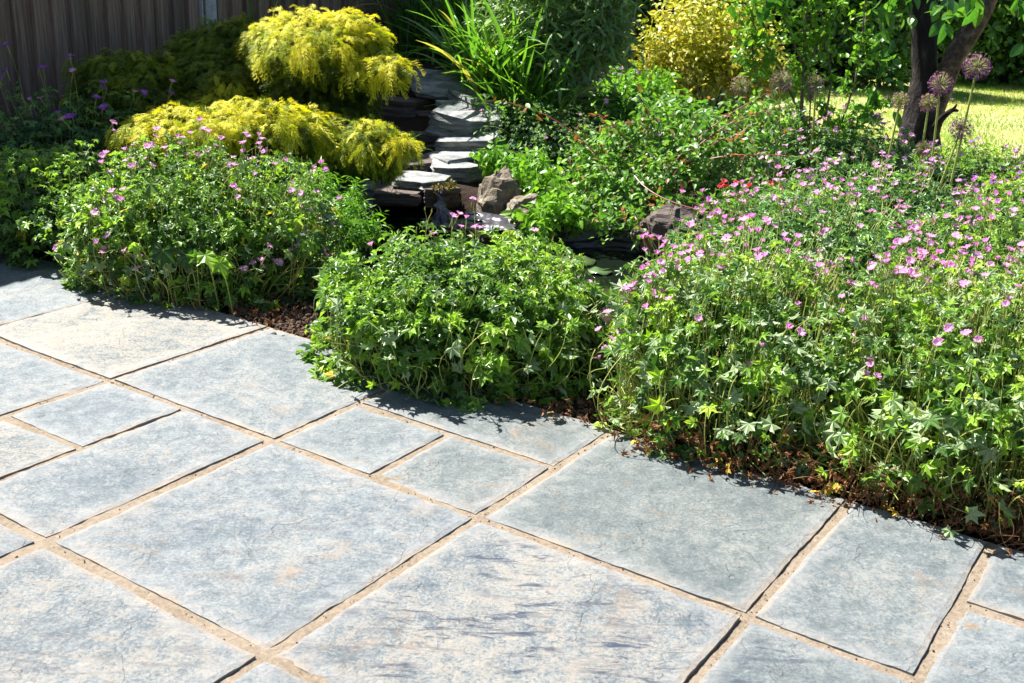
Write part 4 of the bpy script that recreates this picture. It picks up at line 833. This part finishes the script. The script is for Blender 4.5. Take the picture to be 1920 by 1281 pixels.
def twig_leaves(p0, p1, p2, k, size, n=10, r=.004):
    Lc = bez(np.array([p0]), np.array([p1]), np.array([p2]), n); tubes(L, Lc, r, r*.4, .5, 5)
    q = Lc[0][rng.integers(n//3, n, k)]+rng.normal(0, .02, (k, 3)); tp = nrm(rng.normal(0, .45, (k, 3))+[0, 0, -1.]); A_n = nrm(rng.normal(0, .6, (k, 3))+[0, -.7, .35])
    R = frames(A_n, tp, rng.uniform(*size, k)); w2 = rng.integers(0, 3, k); ti = rng.uniform(.1, .95, k)
    for i in range(3): A.inst([oval(.52, 6, .15, .12), oval(.46, 6, .3, .2), oval(.58, 6, .1, .05)][i], R[w2 == i], q[w2 == i], ti[w2 == i])
for a, b, c, k in [((1990, -150, 4.3), (1930, -80, 4.2), (1905, 25, 4.1), 12), ((2000, -140, 4.3), (1960, -60, 4.2), (1925, 60, 4.15), 10), ((1900, -170, 4.6), (1870, -100, 4.5), (1845, 5, 4.4), 9), ((1820, -150, 5.2), (1800, -60, 5.1), (1780, 40, 5.), 14), ((1780, -160, 5.3), (1750, -70, 5.3), (1800, 20, 5.2), 10), ((1700, -150, 5.6), (1680, -60, 5.6), (1655, 60, 5.5), 12), ((1640, -100, 5.9), (1660, 0, 5.9), (1672, 150, 5.8), 20), ((1560, -120, 5.8), (1480, -50, 5.8), (1420, 30, 5.7), 22), ((1570, -90, 5.6), (1500, -30, 5.6), (1370, 5, 5.5), 20), ((1740, -100, 5.9), (1650, -10, 5.9), (1640, 220, 5.8), 22), ((1720, -120, 5.6), (1740, -60, 5.6), (1765, 30, 5.5), 16), ((1690, -120, 5.8), (1690, -40, 5.8), (1712, 45, 5.7), 14), ((1860, -150, 4.9), (1830, -80, 4.9), (1812, 25, 4.8), 12)]:
    twig_leaves(at(*a), at(*b), at(*c), k, (.06, .10))
cc = at(1760, -430, YT)                                                    # crown above the picture
for k in range(130):
    d = unit(rng, 1)[0]; p = cc+d*np.array([1.0, .9, .6])*rng.uniform(.5, 1); twig_leaves(p-d*.25, p, p+rng.normal(0, .2, 3), 22, (.06, .09), 6, .006)
L.build('branch', G['bark'], t, org=o0); A.build('crown', G['plum'], t, org=o0)

# ------------------------------------------------------------------ hedge and dark shrubs along the far side
HG = [('dense dark green hedge shrub behind the yellow-leaved shrub', 1240, 60, 10.6, (.8, .5, .75), 2600), ('dark hedge shrub at the end of the fence behind the buddleia', 1130, 40, 10.2, (.6, .5, .7), 1800), ('sunlit hedge shrub between the young tree and the plum trunk', 1590, 60, 10.8, (.75, .45, .85), 3600), ('hedge shrub behind the slim young tree, at the far side of the lawn', 1430, 60, 11.0, (.8, .5, .8), 2800), ('dark hedge shrub behind the leaning plum trunk', 1760, 40, 11.9, (.8, .5, .8), 2600), ('rounded hedge shrub at the top right corner of the picture', 1900, 70, 11.7, (.7, .5, .75), 3000), ('hedge shrub beyond the right edge of the lawn', 2080, 60, 12.0, (.9, .5, .8), 2000)]
for q, (lb, u, v, Y, r, n) in enumerate(HG):
    p = at(u, v, Y); c = np.array([p[0], p[1], r[2]*.85]); shrub('hedge_shrub', lb, 'hedge', (p[0], p[1], 0), [(c, r), (c+[0, .1, .55], (r[0]*.9, r[1], r[2]*.7))], n*2, OVAL, (.05, .10), 'hedge', 70+q, 'hedge shrubs along the far side of the lawn', tmean=.5, tsd=.25, cs=.09, barkk='bark', stems=14, srad=(.025, .006), accent=.02, inner=.5, shell=.3, up=.6)

# ------------------------------------------------------------------ alliums
def allium(label, u, v, Y, r, fu, fv, seed, fade=.35):
    rng = np.random.default_rng(seed); h_ = at(u, v, Y); f = gp(fu, fv, .0); f = np.array([h_[0]+(f[0]-h_[0])*.3, h_[1]+(.05), 0.]); f[0] = at(fu, fv, Y)[0]
    t = thing('allium', label, 'flower', f, 'round purple allium heads on tall stalks')
    S = Acc(); tubes(S, bez(f[None], (f+h_)[None]/2+[[.01, 0, .03]], h_[None]-[[0, 0, r*.1]], 12), .0055, .0042, .45, 7); S.build('stem', G['stem'], t, org=f, smooth=True)
    A = Acc(); k = 130; i = np.arange(k)+.5; ph = np.arccos(1-2*i/k); th_ = np.pi*(1+5**.5)*i; D = np.c_[np.cos(th_)*np.sin(ph), np.sin(th_)*np.sin(ph), np.cos(ph)]; D = nrm(D+rng.normal(0, .08, D.shape)); rr = r*rng.uniform(.74, 1.08, k)
    tubes(A, np.stack([h_+D*r*.08, h_+D*rr[:, None]*.6, h_+D*rr[:, None]*.96], 1), .0009, .0007, .5, 3, 1)
    star = []; ST = []
    for q in range(6):
        a = q*np.pi/3; c, s = math.cos(a), math.sin(a); b = len(star); star += [(0, 0, 0), (.35*c-.14*s, .35*s+.14*c, .15), (c, s, .35), (.35*c+.14*s, .35*s-.14*c, .15)]; ST += [(b, b+1, b+2), (b, b+2, b+3)]
    ti = np.clip(rng.normal(fade, .2, k)+.35*D[:, 2]*1., 0, 1); A.inst((np.array(star), np.array(ST)), frames(D, unit(rng, k), rng.uniform(.008, .0115, k)*r/.055), h_+D*rr[:, None], ti, 0)
    A.inst((np.array([(0, -.3, 0), (.3, .2, 0), (-.3, .2, 0), (0, 0, .8)]), np.array([(0, 1, 3), (1, 2, 3), (2, 0, 3)])), frames(D, unit(rng, k), np.full(k, .007)), h_+D*rr[:, None], np.clip(ti+.35, 0, 1), 0)
    A.build('flower_head', [G['allium'], G['stem']], t, org=f)
    C_ = Acc(); C_.inst((np.array([(1, 0, 0), (-1, 0, 0), (0, 1, 0), (0, -1, 0), (0, 0, 1), (0, 0, -1)]), np.array([(0, 2, 4), (2, 1, 4), (1, 3, 4), (3, 0, 4), (2, 0, 5), (1, 2, 5), (3, 1, 5), (0, 3, 5)])), np.array([np.eye(3)*r*.14]), h_[None], np.array([.5])); C_.build('head_core', G['core'], t, org=f)
allium('highest and largest allium head, right of the leaning plum trunk', 1832, 125, 4.6, .053, 1785, 330, 1, .35)
allium('purple allium head before the leaning plum trunk', 1763, 158, 4.7, .048, 1755, 330, 2, .4)
allium('flattened allium head with brown top, below and left of the one before the leaning trunk', 1742, 193, 4.8, .040, 1722, 340, 3, .6)
allium('faded allium head against the dark base of the plum trunk', 1688, 190, 4.9, .040, 1650, 360, 4, .7)
allium('loose purple allium head over the lawn edge, lowest of the large ones', 1802, 242, 4.6, .046, 1745, 350, 5, .25)
allium('small faded allium head low among the violet flowers', 1732, 278, 4.8, .032, 1718, 350, 6, .7)
allium('faded allium head left of the young tree stem', 1464, 152, 5.4, .052, 1462, 290, 7, .6)
allium('allium head just right of the young tree stem, before the lawn', 1530, 155, 5.6, .040, 1528, 280, 8, .5)
allium('small allium head half hidden behind the young tree stem', 1520, 180, 5.8, .034, 1520, 280, 9, .55)
allium('allium gone to pale seed before the yellow-leaved shrub', 1388, 160, 5.5, .046, 1392, 290, 10, .9)
allium('faded dusky allium head low between shrub and young tree', 1400, 218, 5.3, .044, 1404, 300, 11, .65)

# ------------------------------------------------------------------ red flowers, daisies, ferns and small things
def small_flower_plant(name, label, c, k, kind, seed, r=.07, h=.22, cat='plant', leafm='shrub'):
    rng = np.random.default_rng(seed); c = np.array(c, float); t = thing(name, label, cat, c); A = Acc(); S = Acc()
    P = c+np.c_[rng.normal(0, r, k), rng.normal(0, r, k), rng.uniform(h*.8, h, k)]; b = np.repeat(c[None], k, 0)+rng.normal(0, .01, (k, 3))*[1, 1, 0]; tubes(S, bez(b, (b+P)/2+[0, 0, .02], P, 5), .0015, .001, .4)
    q = c+np.c_[rng.normal(0, r, 200), rng.normal(0, r, 200), rng.uniform(.02, h*.85, 200)]; scatter_leaves(A, rng, q, unit(rng, 200), rng.uniform(.02, .04, 200), OVAL, rng.uniform(.1, .7, 200))
    S.build('stems', G['stem'], t, org=c); A.build('foliage', G[leafm], t, org=c)
    for i in range(k): put_flower(kind, P[i], nrm(np.array([0, -.4, 1])+rng.normal(0, .3, 3)), rng.uniform(.8, 1.2), t, rng, c)
p = at(1366, 357, 4.55); small_flower_plant('red_flowering_plant', 'small plant with crimson flowers at the foot of the red-stemmed shrub', (p[0], p[1], 0), 6, 'red', 80, .03, p[2]+.05)
p = at(1454, 372, 4.1); small_flower_plant('red_flowering_plant', 'small crimson-flowered plant among geraniums, nearer the young tree', (p[0], p[1], 0), 4, 'red', 81, .025, p[2]+.05)
p = at(600, 520, 3.72); small_flower_plant('seedling_geranium', 'thin single geranium sprig left of the middle clump', (p[0], p[1], 0), 3, 'pale', 82, .02, .13, leafm='geranium')
p = at(1185, 130, 7.2); small_flower_plant('violet_flowering_plant', 'plant with small violet flowers beside the yellow-leaved shrub', (p[0], p[1], 0), 14, 'violet', 83, .12, p[2])
rng = np.random.default_rng(84)
DZ = None
def daisy_mesh():
    A = Acc(); 
    for q in range(14):
        a = q*2*np.pi/14; c, s = math.cos(a), math.sin(a); A.add([(.2*c, .2*s, 0), (.8*c-.16*s, .8*s+.16*c, .05), (1.0*c, 1.0*s, .04), (.8*c+.16*s, .8*s-.16*c, .05)], [(0, 1, 2), (0, 2, 3)], .8, 0)
    for q in range(8):
        a = q*np.pi/4; b = a+np.pi/4; A.add([(0, 0, .16), (.26*math.cos(a), .26*math.sin(a), .05), (.26*math.cos(b), .26*math.sin(b), .05)], [(0, 1, 2)], .7, 1)
    tubes(A, np.array([[(0, 0, 0), (0, .05, -1.2), (0, 0, -2.6)]]), .07, .06, .4, 4, 2)
    return mesh('daisy', np.vstack(A.V), np.vstack(A.T), [G['whitep'], G['yellow'], G['stem']], np.concatenate(A.c), np.concatenate(A.m))
DZ = daisy_mesh()
def daisy(u, v, label):
    p = gp(u, v, .05); o = bpy.data.objects.new('daisy', DZ); C.objects.link(o); o.location = tuple(p); s = rng.uniform(.014, .021); o.scale = (s,)*3; o.rotation_euler = (rng.uniform(-.2, .6), rng.normal()*.2, rng.uniform(0, 6)); tag(o, label, 'daisy', label.replace('white daisy', 'daisies'))
for k in range(26): daisy(1862+rng.normal()*32, 322+rng.normal()*11, 'white daisy in the patch at the lawn edge by the violet geranium')
for k in range(10): daisy(1788+rng.normal()*16, 184+rng.normal()*9, 'white daisy on the lawn right of the plum trunk')

# big lobed leaves among the geraniums
def big_leaf(label, u, v, Y, s, n_, tp, tint, matk='geranium', stemto=None):
    p = at(u, v, Y); t = thing('big_leaved_seedling', label, 'plant', (p[0], p[1], 0), 'large lobed leaves among the geraniums'); A = Acc()
    A.inst(BIGPALM[0], frames(np.array([n_], float), np.array([tp], float), np.array([s])), p[None], np.array([tint])); A.build('leaf', G[matk], t, org=(p[0], p[1], 0))
    S = Acc(); b = np.array([p[0]+.02, p[1]+.05, 0.]) if stemto is None else np.array(stemto); tubes(S, bez(b[None], (b+p)[None]/2+[[0, .02, .02]], p[None], 7), .0026, .0018, .4, 5); S.build('petiole', G['stem'], t, org=(p[0], p[1], 0))
big_leaf('pale green lobed leaf held out in front of the left geranium', 385, 478, 3.36, .052, (.2, -.45, .85), (.5, -.6, -.5), .55)
big_leaf('second pale lobed leaf in front of the left geranium, tip pointing down', 412, 492, 3.33, .05, (.5, -.6, .6), (.5, -.4, -.8), .6)
big_leaf('dark lobed leaf hanging in the middle of the left geranium', 305, 470, 3.38, .062, (0, -.9, .3), (-.2, -.2, -1), .02)
big_leaf('dark lobed leaf beside the pale pair in the left geranium', 350, 480, 3.38, .055, (.1, -.9, .3), (.1, -.2, -1), .04)
big_leaf('upright lobed leaf topping the left geranium', 282, 345, 3.55, .05, (-.2, -.8, .5), (0, -.2, -1), .3)
big_leaf('bright lobed leaf high above the dark plants at the left edge', 125, 290, 4.1, .06, (.1, -.4, .9), (-.1, -1, -.2), .85)
big_leaf('yellow-green round leaf lying over the dark plants at the left edge', 88, 305, 4.1, .055, (.2, -.3, .9), (1, 0, .2), .88)
big_leaf('wilted green leaf left of the middle geranium', 640, 490, 3.45, .04, (-.3, -.8, .5), (.2, -.1, -1), .5)

# ------------------------------------------------------------------ litter, clods and twigs
def stuff_scatter(name, label, cat, pts, tpls, size, matk, seed, tint=(.0, .9), zoff=.004, up=.4):
    rng = np.random.default_rng(seed); A = Acc(); P = np.array(pts); k = len(P); R = frames(nrm(rng.normal(size=(k, 3))+[0, 0, up*2]), unit(rng, k)*[1, 1, .4], rng.uniform(*size, k)); w2 = rng.integers(0, len(tpls), k); ti = rng.uniform(*tint, k)
    for i, tp in enumerate(tpls): A.inst(tp, R[w2 == i], P[w2 == i]+[0, 0, zoff], ti[w2 == i])
    return tag(A.build(name, G[matk]), label, cat, kind='stuff')
rng = np.random.default_rng(90)
CRUMP = [palm(5, 120, .4, 1.1, .7, 14, .7), palm(5, 110, .3, .8, .66, 12, 1.0), palm(3, 70, .3, 1.4, .6, 12, .4)]
pts = []
def along(i0, i1, j0, j1, n, sp=.5, zh=.06):
    for _ in range(n):
        i = rng.uniform(i0, i1); j = j0+(j1-j0)*(i-i0)/(i1-i0)+abs(rng.normal())*sp; p = grid(i, j); pts.append((p[0], p[1], max(0., .0)+rng.uniform(0, zh)*rng.random()+(.004 if j < 1.96 else ground_z(*p)+.008)))
along(0.35, 3.2, 1.60, 1.96, 1200, .5, .13); along(2.6, 4.2, 1.94, 1.98, 600, .42, .10); along(0.3, 4.0, 1.5, 1.82, 26, .12, .01); along(-1.6, .3, 1.65, 1.75, 130, .5, .05); along(-5.4, -4, 1.75, 1.85, 160, .6, .06)
stuff_scatter('dry_leaf_litter', 'curled brown dry leaves under the front geraniums', 'leaf litter', pts, CRUMP, (.008, .017), 'dry', 91)
pts = []; along(.3, 1.2, 1.55, 1.6, 5, .1, .01); along(1.2, 3, 1.7, 1.9, 10, .15, .03); along(-1.5, 0, 1.6, 1.7, 3, .2, .02)
stuff_scatter('yellow_leaf_litter', 'yellowing geranium leaves lying at the patio edge', 'leaf litter', pts, PALM, (.014, .022), 'dry', 92, (.97, 1), .012, 1.)
# brown dead stems
S = Acc(); k = 420; i_ = rng.uniform(.3, 4.0, k); b = np.array([[*grid(i, 1.9+abs(rng.normal())*.35), .0] for i in i_]); e = b+np.c_[rng.normal(0, .05, k), rng.normal(0, .05, k), rng.uniform(.0, .12, k)]; tubes(S, bez(b, (b+e)/2+rng.normal(0, .03, (k, 3)), e, 6), .0010, .0006, rng.uniform(0, .8, k))
tag(S.build('dead_stems', G['dry']), 'thin brown dead stems tangled under the front geraniums', 'dead stems', kind='stuff')
# soil clods on the open ground
import bmesh
bm = bmesh.new(); bmesh.ops.create_icosphere(bm, subdivisions=1, radius=1); 
for q in bm.verts: q.co *= 1+.35*mnoise.noise(q.co*2)
cv = np.array([q.co[:] for q in bm.verts]); ct = np.array([[q.index for q in f.verts] for f in bm.faces]); bm.free()
pts = []
for _ in range(2600):
    u, v = rng.uniform(430, 640), rng.uniform(545, 650); p = gp(u, v, 0); pts.append((p[0], p[1], ground_z(p[0], p[1])))
for _ in range(900):
    u, v = rng.uniform(980, 1100), rng.uniform(700, 800); p = gp(u, v, 0); pts.append((p[0], p[1], ground_z(p[0], p[1])))
pts = [p for p in pts if ((p[0]-O0[0])*E2[0]+(p[1]-O0[1])*E2[1])/U > 1.9+.08*rng.normal()]
P = np.array(pts); k = len(P); A = Acc(); s = .0022+.011*rng.random(k)**3.5; s3 = s[:, None]*rng.uniform(.6, 1.2, (k, 3)); P[:, 2] = np.maximum(P[:, 2], -.012)+s*.3
A.inst((cv, ct), frames(unit(rng, k), unit(rng, k), s3), P, np.full(k, .5)); tag(A.build('soil_clods', G['clod']), 'crumbly clods and bark bits on the bare soil', 'soil', kind='stuff')
# grit and crumbs in the joints of the patio
P = []
for _ in range(900):
    r_ = rng.random()
    if r_ < .5: i = rng.choice([-6, -4, -2, 0, 2, 3]); p = grid(i+rng.normal()*.022, rng.uniform(-3, 1.9))
    else: j = rng.choice([-2, 0, 0, 1]); p = grid(rng.uniform(-6, 4), j+rng.normal()*.022)
    P.append((*p, -.003))
P = np.array(P); k = len(P); s = .0007+.0018*rng.random(k)**4; A = Acc(); A.inst((cv, ct), frames(unit(rng, k), unit(rng, k), s), P, np.full(k, .5)); tag(A.build('joint_grit', G['clod']), 'loose sandy grit along the patio joints', 'grit', kind='stuff')
